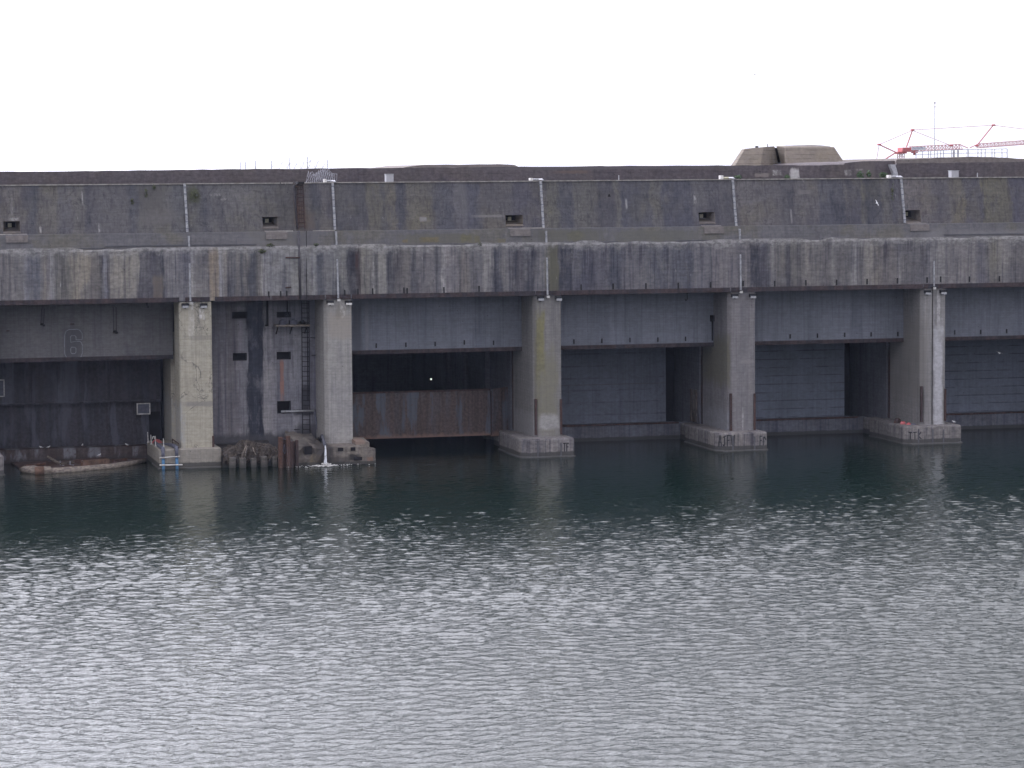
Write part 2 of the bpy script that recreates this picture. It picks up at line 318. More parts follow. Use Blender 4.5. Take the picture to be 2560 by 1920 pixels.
def B(px, py, y, wpx, hpx, col, st=0.8):
    p = at(px, py, y); return (p[0], p[2], wpx/72.0, hpx/72.0, col, st)
ZB, ZBT, ZL, ZD, ZBASE = 11.2, 14.72, 15.78, 19.03, 1.3     # beam soffit, beam top, ledge, roof deck, pier base top
# ------------------------------------------------------------------ materials
M = {}
M['beam'] = concrete('stained_beam_concrete', None, pairs=BEAM, streak=0.9, warp=0.6, white=0.75, mottle=0.8, seed=2, top=(14.75, 0.6, (136,134,134)),
   blobs=[B(1375+10,690,0,22,160,(96,93,74),0.6), B(395,720,0,24,60,(122,104,86),0.5), B(892,650,0,7,40,(78,50,52),0.7)])
M['upper'] = concrete('upper_wall_concrete', None, pairs=UPPER, streak=0.6, warp=1.0, white=0.4, mottle=0.62, seed=5, cracks=0.5, moss=0.35,
   blobs=[B(398,538,1.2,80,40,(98,93,94),0.7), B(380,500,1.3,60,60,(82,78,76),0.5), B(750,535,1.2,26,55,(106,82,66),0.8), B(770,553,1.2,30,40,(96,80,70),0.5),
          B(485,488,1.4,26,36,(70,74,48),0.7), B(1058,548,1.1,18,10,(128,124,126),0.8), B(206,497,1.4,4,26,(140,138,140),0.8), B(1566,510,1.3,5,26,(140,138,140),0.85),
          B(1738,498,1.3,6,20,(140,138,140),0.8), B(1977,540,1.2,5,34,(125,122,126),0.7), B(35,548,1.2,22,7,(150,148,148),0.8), B(30,515,1.2,5,36,(130,128,128),0.7), B(248,570,1.1,5,22,(150,148,148),0.8),
          B(1225,540,1.2,80,6,(122,118,118),0.6), B(1160,500,1.3,22,70,(96,93,98),0.4), B(101,575,1.1,5,16,(160,155,152),0.8), B(2013,480,1.3,30,10,(112,106,106),0.6), B(540,487,1.3,26,6,(135,132,132),0.6), B(560,498,1.3,14,5,(140,136,136),0.6)])
M['band'] = concrete('ledge_band_concrete', (97,95,99), (86,85,91), streak=0.3, seed=8, white=0.25, mottle=0.55, moss=0.5,
   blobs=[B(1640,590,0.2,230,26,(93,92,82),0.65), B(1420,590,0.2,170,30,(92,90,76),0.6), B(1090,597,0.2,190,24,(96,92,74),0.55), B(1075,599,0.2,44,12,(112,98,58),0.7), B(1012,603,0.2,14,8,(116,98,60),0.7), B(1165,596,0.2,24,18,(104,98,62),0.7), B(1193,598,0.2,12,16,(104,98,62),0.6), B(1255,602,0.2,20,10,(108,98,64),0.6), B(1440,590,0.2,40,26,(98,95,66),0.5), B(2480,590,0.2,200,30,(112,110,114),0.6), B(2330,590,0.2,60,40,(116,114,118),0.6), B(690,600,0.2,170,40,(104,102,105),0.5)])
M['sill'] = concrete('embrasure_sill_concrete', (112,104,100), (98,92,92), streak=0.3, seed=9, mottle=0.7)
M['coping'] = plain('pale_coping', (150,145,138), (118,112,106), 3, 0.9)
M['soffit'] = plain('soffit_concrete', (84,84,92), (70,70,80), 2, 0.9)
M['pen'] = concrete('pen_wall_concrete', (96,96,106), (80,82,94), streak=0.5, seed=11, mottle=0.5)
PL = dict(streak=0.42, board=0.2, mottle=0.45, white=0.2)
M['pillarA'] = concrete('tan_pillar_concrete', gain=1.25, col=(142,136,116), col2=(134,128,112), seed=21, cracks=0.85, **PL,
   blobs=[B(478,800,0,14,110,(176,172,166),0.6), B(505,785,0,12,26,(176,172,170),0.75), B(505,1010,0,90,12,(108,106,104),0.6), B(500,845,0,60,12,(112,108,98),0.5), B(410,1060,6,30,120,(128,132,134),0.6), B(440,1060,2,26,120,(136,138,140),0.6)])
M['pillarB'] = concrete('pale_pillar_concrete', gain=1.15, col=(134,131,127), col2=(124,122,120), seed=24, **PL,
   blobs=[B(852,780,0,26,34,(104,96,84),0.5), B(858,776,0,12,36,(172,168,165),0.75), B(850,815,0,60,60,(138,126,112),0.5)])
M['pillarC'] = concrete('olive_pillar_concrete', gain=1.12, col=(112,109,106), col2=(102,100,100), seed=27, **PL,
   blobs=[B(1352,860,0,22,150,(118,112,62),0.85), B(1372,980,0,46,200,(112,108,80),0.6), B(1375,1055,0,64,36,(136,134,134),0.85), B(1345,930,0,12,260,(106,102,74),0.55), B(1320,1060,1.5,20,60,(122,120,124),0.6)])
M['pillarD'] = concrete('grey_pillar_concrete', gain=1.03, col=(113,109,111), col2=(100,98,103), seed=30, **PL,
   blobs=[B(1858,1050,0,5,60,(150,146,148),0.8), B(1818,905,0.4,12,120,(100,96,70),0.7), B(1762,1060,5,20,90,(122,124,134),0.7), B(1870,905,0,40,8,(126,122,122),0.6)])
M['pillarE'] = concrete('streaked_pillar_concrete', gain=1.12, col=(122,119,117), col2=(108,106,108), seed=33, **PL,
   blobs=[B(2347,950,0,24,270,(160,160,168),0.85), B(2330,790,0,10,120,(132,130,128),0.6), B(2348,775,0,8,90,(168,166,168),0.7), B(2290,900,1,40,220,(112,106,98),0.4)])
M['base'] = concrete('pier_base_concrete', (124,118,114), (104,100,102), streak=1.0, board=0.6, seed=36, white=0.4, mottle=1.0, algae=0.42)
M['baseA'] = concrete('tan_base_concrete', gain=1.1, col=(134,127,114), col2=(122,116,106), streak=0.3, board=0.3, seed=39, mottle=0.5, algae=0.42)
def rubble(org=None): return concrete('broken_base_concrete', (128,118,104), (98,90,86), streak=0.5, board=0.45, seed=41, mottle=1.0, white=0.3, algae=0.25,
   blobs=[B(772,1122,-2,26,24,(52,46,46),0.8), B(760,1112,-2,40,10,(96,90,86),0.6), B(765,1156,-2,40,16,(88,80,72),0.6), B(925,1148,-2,14,10,(140,96,72),0.7), B(885,1143,-2,24,16,(40,40,48),0.85), B(845,1155,-2,70,26,(64,58,58),0.7), B(790,1150,-2,24,24,(132,112,78),0.6), B(810,1140,-2,44,70,(52,48,52),0.75), B(905,1108,-2,30,10,(150,110,90),0.5)], org=org)
M['rubble'] = rubble()
M['stub'] = concrete('stub_concrete', (100,94,86), (74,70,68), streak=0.8, board=0.5, seed=71, mottle=1.0, algae=1.4)
M['ruin'] = concrete('ruined_quay_concrete', (66,62,62), (52,50,54), streak=0.8, board=0.7, seed=73, mottle=1.0, algae=1.4)
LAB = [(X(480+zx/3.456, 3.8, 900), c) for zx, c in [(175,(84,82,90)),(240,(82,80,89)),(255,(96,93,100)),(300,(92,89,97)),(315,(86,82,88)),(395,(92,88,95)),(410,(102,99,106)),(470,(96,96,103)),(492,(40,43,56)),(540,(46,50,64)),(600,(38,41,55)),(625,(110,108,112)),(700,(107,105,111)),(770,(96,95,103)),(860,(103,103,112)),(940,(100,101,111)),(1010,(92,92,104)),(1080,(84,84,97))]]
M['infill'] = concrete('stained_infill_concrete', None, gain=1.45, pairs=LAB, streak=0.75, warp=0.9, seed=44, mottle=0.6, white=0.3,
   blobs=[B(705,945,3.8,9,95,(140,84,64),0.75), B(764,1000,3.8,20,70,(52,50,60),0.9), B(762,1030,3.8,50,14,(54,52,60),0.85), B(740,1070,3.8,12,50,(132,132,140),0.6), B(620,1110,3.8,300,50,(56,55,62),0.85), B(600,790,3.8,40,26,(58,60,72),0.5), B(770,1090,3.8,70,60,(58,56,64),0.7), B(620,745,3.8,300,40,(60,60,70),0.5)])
M['lintel'] = concrete('lintel_concrete', (104,109,124), (91,97,112), gain=1.07, linek=0.5, streak=0.4, board=0.12, seed=47, mottle=0.35, blobs=[B(892,820,3.5,24,130,(74,76,88),0.6), B(917,830,3.5,8,140,(122,124,134),0.6)])
M['lintel6'] = concrete('numbered_lintel_concrete', (104,102,104), (88,88,94), streak=0.4, board=0.16, seed=50, mottle=0.6, blobs=[B(182,862,3.5,46,72,(74,76,84),0.75)])
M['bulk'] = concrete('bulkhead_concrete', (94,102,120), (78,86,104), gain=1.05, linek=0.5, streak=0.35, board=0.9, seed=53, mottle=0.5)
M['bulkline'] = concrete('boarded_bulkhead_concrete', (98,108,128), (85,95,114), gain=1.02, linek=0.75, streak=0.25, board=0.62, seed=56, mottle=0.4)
M['quay'] = concrete('inner_quay_concrete', (96,100,114), (74,76,88), streak=0.7, board=1.2, seed=58, mottle=0.8, white=0.4, algae=0.3)
M['roofwall'] = concrete('dark_roof_parapet', (84,75,78), (72,66,72), streak=0.35, board=0.4, seed=61, mottle=1.0, moss=0.2,
   blobs=[B(1430,430,6,90,8,(108,84,72),0.6), B(1500,420,6,700,7,(92,88,92),0.5), B(1943,432,6,24,14,(150,148,146),0.8), B(1988,435,6,26,26,(168,166,165),0.85), B(1905,438,6,40,9,(128,118,112),0.7), B(2120,432,6,18,14,(150,148,146),0.7), B(2150,425,6,20,6,(165,160,158),0.7), B(2165,428,6,50,50,(98,90,86),0.6)])
M['rooftan'] = concrete('weathered_roof_edge', (114,105,98), (98,90,88), streak=0.2, board=0.5, seed=64, mottle=0.8)
M['turret'] = concrete('brown_turret_concrete', (126,113,99), (114,103,91), gain=0.86, linek=0.75, streak=0.25, board=0.35, seed=67, mottle=0.4, moss=0.2)
M['rustedge'] = rusty('rusted_edge_angle', (52,46,56), (72,54,58), None, 0.6)
M['rust'] = rusty('brown_rust', (82,56,52), (102,64,52), None, 0.5)
M['darkrust'] = rusty('dark_rust', (62,46,48), (84,54,50), None, 0.5)
M['gate'] = rusty('rusted_gate_plate', (88,76,78), (92,72,68), (78,84,98), 0.35, k=1.4, edge=(-0.02, 0.3, (118,84,68)))
M['steel'] = rusty('dark_gate_steel', (52,52,64), (58,54,64), (62,64,78), 0.5, k=2.0)
M['quayrust'] = rusty('rust_streaked_wall', (80,68,70), (74,57,56), (98,98,108), 0.4, k=1.5, edge=(1.1, 0.35, (54,46,48)))
M['galv'] = plain('galvanised_steel', (152,154,162), (128,130,138), 8, 0.55, 0.2)
M['white'] = plain('white_paint', (190,188,186), (150,148,146), 6, 0.7)
M['cabinet'] = plain('grey_cabinet_paint', (150,152,160), (140,142,150), 5, 0.6)
M['pipe'] = plain('pale_drainpipe', (142,144,152), (110,112,120), 5, 0.7)
M['black'] = plain('black_steel', (30,30,38), (24,24,32), 6, 0.7, k=1.2)
M['window'] = plain('dark_opening', (34,32,40), (28,26,34), 3, 0.9, k=1.2)  # near-black: the shade inside holes and openings put into the colour
M['blue'] = plain('blue_pipe_paint', (46,112,170), (38,96,150), 5, 0.5)
M['hose'] = plain('grey_hose', (84,88,110), (70,72,92), 5, 0.6)
M['hosedark'] = plain('dark_pipe_paint', (66,62,70), (54,52,60), 5, 0.7)
M['red'] = plain('red_crane_paint', (215,80,84), (196,72,78), 5, 0.6, k=1.2)
M['pink'] = plain('hazy_crane_paint', (214,150,150), (196,110,112), 5, 0.6, k=1.0)  # crane pallor: distance haze put into the colour
M['banner'] = plain('white_banner_cloth', (215,215,225), (200,202,215), 3, 0.8, k=1.0)
M['bannerblue'] = plain('blue_banner_ink', (120,130,185), (110,118,175), 3, 0.8, k=1.0)
M['wire'] = plain('weathered_wire', (150,152,166), (125,127,140), 9, 0.6)
M['timber'] = plain('grey_brown_timber', (96,84,76), (58,50,48), 5, 0.9, stretch=0.4)
M['log'] = plain('bleached_log', (132,118,104), (92,80,74), 3, 0.85, stretch=3)
M['orange'] = rusty('orange_rust_beam', (104,78,64), (118,80,60), None, 0.5)
M['deck'] = rusty('rusty_deck', (72,56,54), (88,62,54), None, 0.5, k=1.9)
M['gull'] = plain('white_feathers', (225,223,225), (205,203,208), 8, 0.8, k=1.2)
M['gullgrey'] = plain('grey_feathers', (150,152,162), (135,138,148), 8, 0.8, k=1.2)
M['beak'] = plain('orange_beak', (200,120,60), (180,100,50), 8, 0.6)
M['paint'] = plain('faded_number_paint', (128,130,140), (104,106,116), 5, 0.9)
M['spray'] = plain('black_spray_paint', (40,42,52), (52,54,62), 7, 0.8, k=1.2)
M['pane'] = plain('pale_yellow_plate', (180,176,140), (160,155,125), 6, 0.8)
def leafmat(name, a, b):
    t = NT(name); n1 = t.noise(t.P, 3.5, 3)
    c = t.mix(t.rng(n1, 0.35, 0.65), alb(a, 1.3), alb(b, 1.3)); return t.done(c, 0.7, 0, 0.3)
M['leaf'] = leafmat('shrub_leaves', (66,98,48), (50,76,42))
M['moss'] = leafmat('wall_moss', (84,92,46), (66,74,44))
tl = NT('lamp_glow'); tl.bsdf.inputs['Emission Color'].default_value = (1, 0.95, 0.85, 1); tl.bsdf.inputs['Emission Strength'].default_value = 1.0; M['lampglow'] = tl.done((0.8, 0.8, 0.75, 1), 0.5)

# ------------------------------------------------------------------ water
def water():
    # rows run along the bunker; the finely waved sheet narrows towards the near quay
    fy = np.concatenate([np.arange(-120, -60, 0.07), np.arange(-60, 2.0, 0.085)])
    ys = np.concatenate([[-1500,-700,-400,-280,-210,-170,-150,-138,-130,-126,-123,-121], fy, [2.2,2.7,3.4,4.5,6,8,11,16,24,40,80,200,600,1500,3000]])
    u = np.linspace(0, 1, 1120); f_ = np.clip((ys+120)/120, 0, 1)
    lo = -52+f_*6.0; hi = 6+f_*44.0
    out = np.array([3000,1200,500,250,140,90,60,40,25,14,7,3,1.2,0.4])
    gx = np.concatenate([lo[:,None]-out[None,:], lo[:,None]+(hi-lo)[:,None]*u[None,:], hi[:,None]+out[::-1][None,:]], 1).astype(np.float32)
    gy = np.repeat(ys[:,None], gx.shape[1], 1).astype(np.float32); r = np.random.RandomState(11)
    lo2, hi2 = lo[:,None], hi[:,None]
    z = np.zeros_like(gx)
    N = 120
    lam = np.exp(r.uniform(math.log(0.2), math.log(1.5), N))
    th = np.where(r.rand(N) < 0.6, r.normal(R_(72), R_(34), N), r.normal(R_(118), R_(34), N))
    amp = WAVE_SLOPE*math.sqrt(2.0/N)*lam/(2*math.pi)*np.where(lam > 1.0, 0.8, 1.0)
    ph = r.uniform(0, 2*math.pi, N); amp = amp.astype(np.float32)
    wx = gx+0.35*np.sin(gy*0.43+1)+0.25*np.sin(gx*0.31+gy*0.22); wy = gy+0.35*np.sin(gx*0.37)+0.3*np.sin(gx*0.19-gy*0.27+2)
    dx = np.zeros_like(gx); dy = np.zeros_like(gx)
    for i in range(N):
        k = 2*math.pi/lam[i]; c_, s_ = math.cos(th[i]), math.sin(th[i])
        p = (np.float32(k*c_)*wx+np.float32(k*s_)*wy+np.float32(ph[i])); cp_ = np.cos(p)
        z += amp[i]*cp_; sp_ = amp[i]*np.float32(1.5)*np.sin(p); dx -= np.float32(c_)*sp_; dy -= np.float32(s_)*sp_
    gust = 0.9+0.13*np.sin(gx*0.09+gy*0.05+1.0)*np.sin(gy*0.11-gx*0.04)+0.1*np.sin(gx*0.21-gy*0.17)
    sh = -gy+0.10*gx                              # lee of the bunker, its edge runs slightly askew
    calm = np.clip((sh-CALM[0])/(CALM[1]-CALM[0]), 0, 1); calm = CALM[2]+(1-CALM[2])*calm*calm*(3-2*calm)
    calm = np.where(gy > -6, np.minimum(calm, CALM[2]*(0.5+0.5*np.clip(-gy/6, 0, 1))), calm)
    edge = np.clip((gx-lo2)/3, 0, 1)*np.clip((hi2-gx)/3, 0, 1)*np.clip((gy+119)/8, 0, 1)
    gust = gust*np.clip(1.0-(-gy-66)/150, 0.82, 1.0)
    e_ = gust*calm*edge; z *= e_; gx = gx+dx*e_; gy = gy+dy*e_
    ny, nx = gx.shape
    me = bpy.data.meshes.new('water')
    co = np.stack([gx, gy, z], -1).reshape(-1, 3).astype(np.float32)
    idx = np.arange(ny*nx).reshape(ny, nx)
    q = np.stack([idx[:-1,:-1], idx[:-1,1:], idx[1:,1:], idx[1:,:-1]], -1).reshape(-1, 4).astype(np.int32)
    me.vertices.add(len(co)); me.vertices.foreach_set('co', co.ravel())
    me.loops.add(q.size); me.loops.foreach_set('vertex_index', q.ravel())
    me.polygons.add(len(q)); me.polygons.foreach_set('loop_start', np.arange(0, q.size, 4, dtype=np.int32))
    me.polygons.foreach_set('use_smooth', np.ones(len(q), dtype=bool))
    me.update(calc_edges=True)
    o = link(bpy.data.objects.new('water', me)); o['kind'] = 'structure'
    t = NT('dark_green_water')
    a = t.noise(t.scl(3.2, 5.0, 1), 1.0, 3, 0.6); b = t.noise(t.scl(8.5, 12.5, 1, 3), 1.0, 2, 0.55)
    h = t.math('ADD', t.math('MULTIPLY', a, 0.62), t.math('MULTIPLY', b, 0.3))
    q = t.n('ShaderNodeBump'); q.inputs['Distance'].default_value = 0.1
    t.put(q.inputs['Strength'], t.rng(t.y, -44, -14, WAVE_BUMP, WAVE_BUMP*0.4)); t.put(q.inputs['Height'], h); t.put(t.bsdf.inputs['Normal'], q.outputs[0])
    t.bsdf.inputs['IOR'].default_value = 1.333
    t.put(t.bsdf.inputs['Base Color'], (0.003, 0.0105, 0.0078, 1)); t.bsdf.inputs['Roughness'].default_value = 0.03
    me.materials.append(t.m)
WAVE_SLOPE, WAVE_BUMP, CALM = 0.14, 0.4, (6, 48, 0.38)
water()

# ------------------------------------------------------------------ the bunker
BK = empty('submarine_bunker', (0, 0, 0), 'massive stained grey concrete bunker of wet pens rising straight from the water', 'bunker')
PILL = [(-37.8, -35.62, 'pillarB'), (-23.02, -20.83, 'pillarA'), (-13.1, -11.22, 'pillarB'), (1.62, 3.58, 'pillarC'), (15.85, 17.82, 'pillarD'), (30.43, 32.3, 'pillarE'), (45.0, 47.0, 'pillarD')]
XL, XR = -62.0, 66.0
def wall_cells(mb, xs, zs, holes, yf, x0, x1, z0, z1):
    """a wall face with rectangular openings; yf(z) gives the depth of the face"""
    bx = sorted(set([x0, x1]+[h[0] for h in holes]+[h[1] for h in holes]+xs)); bz = sorted(set([z0, z1]+[h[2] for h in holes]+[h[3] for h in holes]+zs))
    for i in range(len(bx)-1):
        for j in range(len(bz)-1):
            cx, cz = (bx[i]+bx[i+1])/2, (bz[j]+bz[j+1])/2
            if any(h[0] < cx < h[1] and h[2] < cz < h[3] for h in holes): continue
            mb.quad((bx[i], yf(bz[j]), bz[j]), (bx[i+1], yf(bz[j]), bz[j]), (bx[i+1], yf(bz[j+1]), bz[j+1]), (bx[i], yf(bz[j+1]), bz[j+1]))
yU = lambda z: 0.95+(z-ZL)/(ZD-ZL)*0.7
# lower beam, with a slightly ragged top edge
b = MB(); b.box(XL, XR, 0.0, 3.5, ZB, ZBT-0.1)
b.build('lower_wall', M['beam'], BK)
# the pale broken shoulder between beam and ledge band
b = MB(); n = 160; g = random.Random(4); top = []; bot = []
for i in range(n+1):
    x = XL+(XR-XL)*i/n
    if i == 0 or g.random() < 0.28: lev = g.choice([0.0, 0.02, 0.05, 0.08, -0.06])
    top.append(ZBT+0.08+lev+g.uniform(-0.03, 0.03)); bot.append(ZBT-0.1)
for i in range(n):
    xa, xb = XL+(XR-XL)*i/n, XL+(XR-XL)*(i+1)/n
    b.quad((xa, 0.0, bot[i]), (xb, 0.0, bot[i+1]), (xb, 0.05, top[i+1]), (xa, 0.05, top[i])); b.quad((xa, 0.05, top[i]), (xb, 0.05, top[i+1]), (xb, 0.4, top[i+1]), (xa, 0.4, top[i]))
b.build('wall_shoulder', M['beam'], BK)
for (pa, pb, py) in [(0,262,624),(262,640,616),(880,1000,612),(1060,1190,611),(1400,1545,606),(1690,1850,602),(1925,1990,605),(2072,2186,598),(2360,2560,587)]:
    a_, c_ = at(pa, py, 0.1), at(pb, py-(pb-pa)*0.012, 0.1); b = MB(); b.box(a_[0], c_[0], 0.10, 0.16, a_[2]-0.02, a_[2]+0.03); b.build('crack_shade_line', M['soffit'], BK)  # dark strips for the crack and the shade in its gap
b = MB(); b.add([(XL,0.14,ZBT-0.1),(XR,0.14,ZBT-0.1),(XR,0.30,ZL),(XL,0.30,ZL),(XR,1.2,ZL),(XL,1.2,ZL),(XL,1.2,ZBT-0.1),(XR,1.2,ZBT-0.1)], [(0,1,2,3),(3,2,4,5),(0,3,5,6),(1,7,4,2)])
b.build('ledge_band', M['band'], BK)
# embrasures: picture rectangles
EMB = [(8,50,553,581),(656,694,542,569),(1264,1305,537,563),(1747,1785,530,557),(2261,2299,525,557)]
holes = []
for (pa, pb, ya, yb) in EMB:
    p0 = at(pa, yb, 1.1); p1 = at(pb, ya, 1.3); holes.append((p0[0], p1[0], p0[2], p1[2]))
b = MB(); wall_cells(b, [], [], holes, yU, XL, XR, ZL, ZD)
b.build('upper_wall', M['upper'], BK)
for i, (x0, x1, z0, z1) in enumerate(holes):
    b = MB(); ya, yb = yU(z0), yU(z1); d = 2.3; w_ = x1-x0
    a = [(x0,ya,z0),(x1,ya,z0),(x1,yb,z1),(x0,yb,z1)]
    ix0, ix1, iz0, iz1 = x0+w_*0.2, x1-w_*0.2, z0+(z1-z0)*0.38, z1-(z1-z0)*0.06
    c = [(ix0,d,iz0),(ix1,d,iz0),(ix1,d,iz1),(ix0,d,iz1)]
    b.add(a+c, [(0,4,5,1),(1,5,6,2),(2,6,7,3),(3,7,4,0),(4,7,6,5)])
    b.box(x0-0.02, x1+0.02, ya-0.05, ya+0.3, z0-0.07, z0-0.005)
    e = b.build('embrasure', M['rooftan'] if i != 2 else M['turret'], BK)
    b = MB(); b.box(ix0+0.02, ix1-0.02, d-0.06, d-0.02, iz0+0.05, iz1-0.02); b.build('dark_back', M['window'], e)  # dark sheet standing for the shade deep in the embrasure
    b = MB(); cx = ix0+(ix1-ix0)*0.42; b.box(cx-0.12, cx+0.12, d-0.16, d-0.07, iz1-0.36, iz1-0.1); b.build('pale_plate', M['pane'], e)  # pale yellow square at the back of the embrasure
    b = MB(); xa = x0+0.1; b.add([(xa,0.20,ZL-0.5),(xa+1.45,0.20,ZL-0.5),(xa+1.45,0.285,ZL-0.06),(xa,0.285,ZL-0.06),(xa,0.31,ZL+0.02),(xa+1.45,0.31,ZL+0.02)],[(0,1,2,3)]); b.v = [(x, y-0.06, z) for x, y, z in b.v]
    b.add([(xa,0.14,ZL-0.5),(xa+1.45,0.14,ZL-0.5),(xa+1.45,0.27,ZL-0.5),(xa,0.27,ZL-0.5)],[(0,1,2,3)])
    b.add([(xa,0.225,ZL-0.06),(xa+1.45,0.225,ZL-0.06),(xa+1.45,0.95,ZL+0.06),(xa,0.95,ZL+0.06)],[(0,1,2,3)])
    b.add([(xa,0.14,ZL-0.5),(xa,0.225,ZL-0.06),(xa,0.95,ZL+0.06),(xa,0.95,ZL-0.5)],[(0,1,2,3)]); b.add([(xa+1.45,0.14,ZL-0.5),(xa+1.45,0.225,ZL-0.06),(xa+1.45,0.95,ZL+0.06),(xa+1.45,0.95,ZL-0.5)],[(3,2,1,0)])
    b.build('sill_block', M['sill'], BK)
# small triangular hole, a flat dark patch holding its shade
p = at(1524, 491, 1.3); b = MB(); yy = yU(p[2])-0.006
b.add([(p[0]-0.16,yy,p[2]-0.14),(p[0]+0.16,yy,p[2]-0.14),(p[0]+0.04,yy,p[2]+0.16),(p[0]-0.04,yy,p[2]+0.16),(p[0],yy+0.004,p[2])],[(0,1,2,3)]); b.build('vent_hole', M['window'], BK)
# coping: the thin pale line, broken where the ladder comes up
for (xa, xb) in [(XL, X(700,1.6,458)), (X(706,1.6,458), X(732,1.6,458)), (X(763,1.6,458), XR)]:
    b = MB(); b.box(xa, xb, 1.57, 2.1, ZD-0.005, ZD+0.06); b.build('coping', M['coping'], BK)
b = MB(); b.box(XL, XR, 1.66, 44, 18.3, ZD-0.01); b.build('roof_deck', M['roofwall'], BK)
for px0, px1, py in [(696,732,573),(782,836,573),(0,30,587),(1300,1360,569)]:
    b = MB(); b.box(X(px0,0.9,py), X(px1,0.9,py), 0.78, 0.97, ZL, ZL+0.055); b.build('ledge_fillet', M['coping'], BK)
# rusty angle irons along the beam soffit, one per bay
segs = [(XL,-23.0),(-22.6,-20.95),(-20.6,X(676,0,740)),(X(676,0,740)+0.06,-13.1),(-13.0,-11.3),(-11.2,1.7),(1.75,3.5),(3.55,15.9),(16.0,17.8),(17.85,30.5),(30.55,XR)]
for xa, xb in segs:
    b = MB(); b.box(xa, xb, -0.035, 0.2, ZB-0.06, ZB+0.26); b.build('rust_edge', M['rustedge'], BK)
# short hanger irons along the lower edges
def brackets(lst, y, dz):
    for px, py in lst:
        p = at(px, py, y-0.05); b = MB(); b.box(p[0]-0.045, p[0]+0.045, y-0.06, y, p[2]-dz, p[2]+dz); b.build('bracket', M['black'], BK)
brackets([(672,736),(702,735),(717,734),(862,732),(895,729),(932,728),(1010,726),(1018,727),(1110,725),(1198,722),(1371,718),(1453,718),(1533,716),(1615,715),(1696,714),(1777,712),(1858,709),(1937,709),(2015,707),(2092,706),(2168,704),(2244,702),(2318,700),(2352,698),(2424,698),(2499,697)], 0.0, 0.2)
# lintels of the pens
def lintel(xa, xb, mat, name='lintel'):
    b = MB(); b.box(xa, xb, 3.5, 4.8, 7.4, 9.2); b.v[:] = [(x, y, 11.3 if z > 9 else z) for x, y, z in b.v]
    l = b.build(name, M[mat], BK)
    b = MB(); b.box(xa, xb, 3.46, 4.9, 7.12, 7.4); b.build('rust_edge', M['rustedge'], l)
    return l
bays = [(PILL[i][1], PILL[i+1][0]) for i in range(6)]
LT = {}
for i, (xa, xb) in enumerate(bays):
    if i == 1: continue
    LT[i] = lintel(xa, xb, 'lintel6' if i == 0 else 'lintel')
brackets([(941,864),(1015,862),(1088,860),(1161,856),(1234,857),(1435,854),(1505,852),(1575,850),(1645,849),(1714,847),(1976,841),(2044,839),(2112,837),(2178,836),(2245,835),(2387,831),(2452,830),(2517,828)], 3.5, 0.16)
# painted pen number, an outline on the lintel
def strokes(mb, lines, y, w_, px=True):
    for ln in lines:
        pts = [at(a, c, y) for a, c in ln] if px else ln
        for p, q in zip(pts[:-1], pts[1:]):
            d = Vector((q[0]-p[0], 0, q[2]-p[2])); 
            if d.length < 1e-4: continue
            nn = Vector((-d.z, 0, d.x)).normalized()*w_/2; e = d.normalized()*w_*0.4
            mb.add([(p[0]-e.x-nn.x,y,p[2]-e.z-nn.z),(q[0]+e.x-nn.x,y,q[2]+e.z-nn.z),(q[0]+e.x+nn.x,y,q[2]+e.z+nn.z),(p[0]-e.x+nn.x,y,p[2]-e.z+nn.z)],[(0,1,2,3)])
b = MB()
strokes(b, [[(205,849),(206,842),(205,833),(200,826),(193,823),(172,824),(165,828),(162,836),(161,860),(162,885),(166,893),(172,897),(196,896),(203,891),(206,882),(206,864),(204,857),(199,853),(190,853),(177,856)],
            [(177,856),(176,842),(179,839),(187,839),(190,842),(190,849),(205,849)],
            [(179,868),(187,868),(190,871),(190,880),(187,884),(180,884),(177,881),(177,871),(179,868)]], 3.493, 0.05)
b.build('painted_number', M['paint'], LT[0])
# the ceiling and the back of the pens
b = MB(); b.box(XL, XR, 4.8, 44, 8.9, 14.6); b.build('pen_ceiling', M['soffit'], BK)
b = MB(); b.box(XL, XR, 40, 44, -1, 8.9); b.build('pen_back_wall', M['pen'], BK)
b = MB(); b.box(XL, -37.85, 0.12, 40, -1, ZB); b.build('pen_wall', M['pen'], BK)
b = MB(); b.box(47.05, XR, 0.12, 40, -1, ZB); b.build('pen_wall', M['pen'], BK)
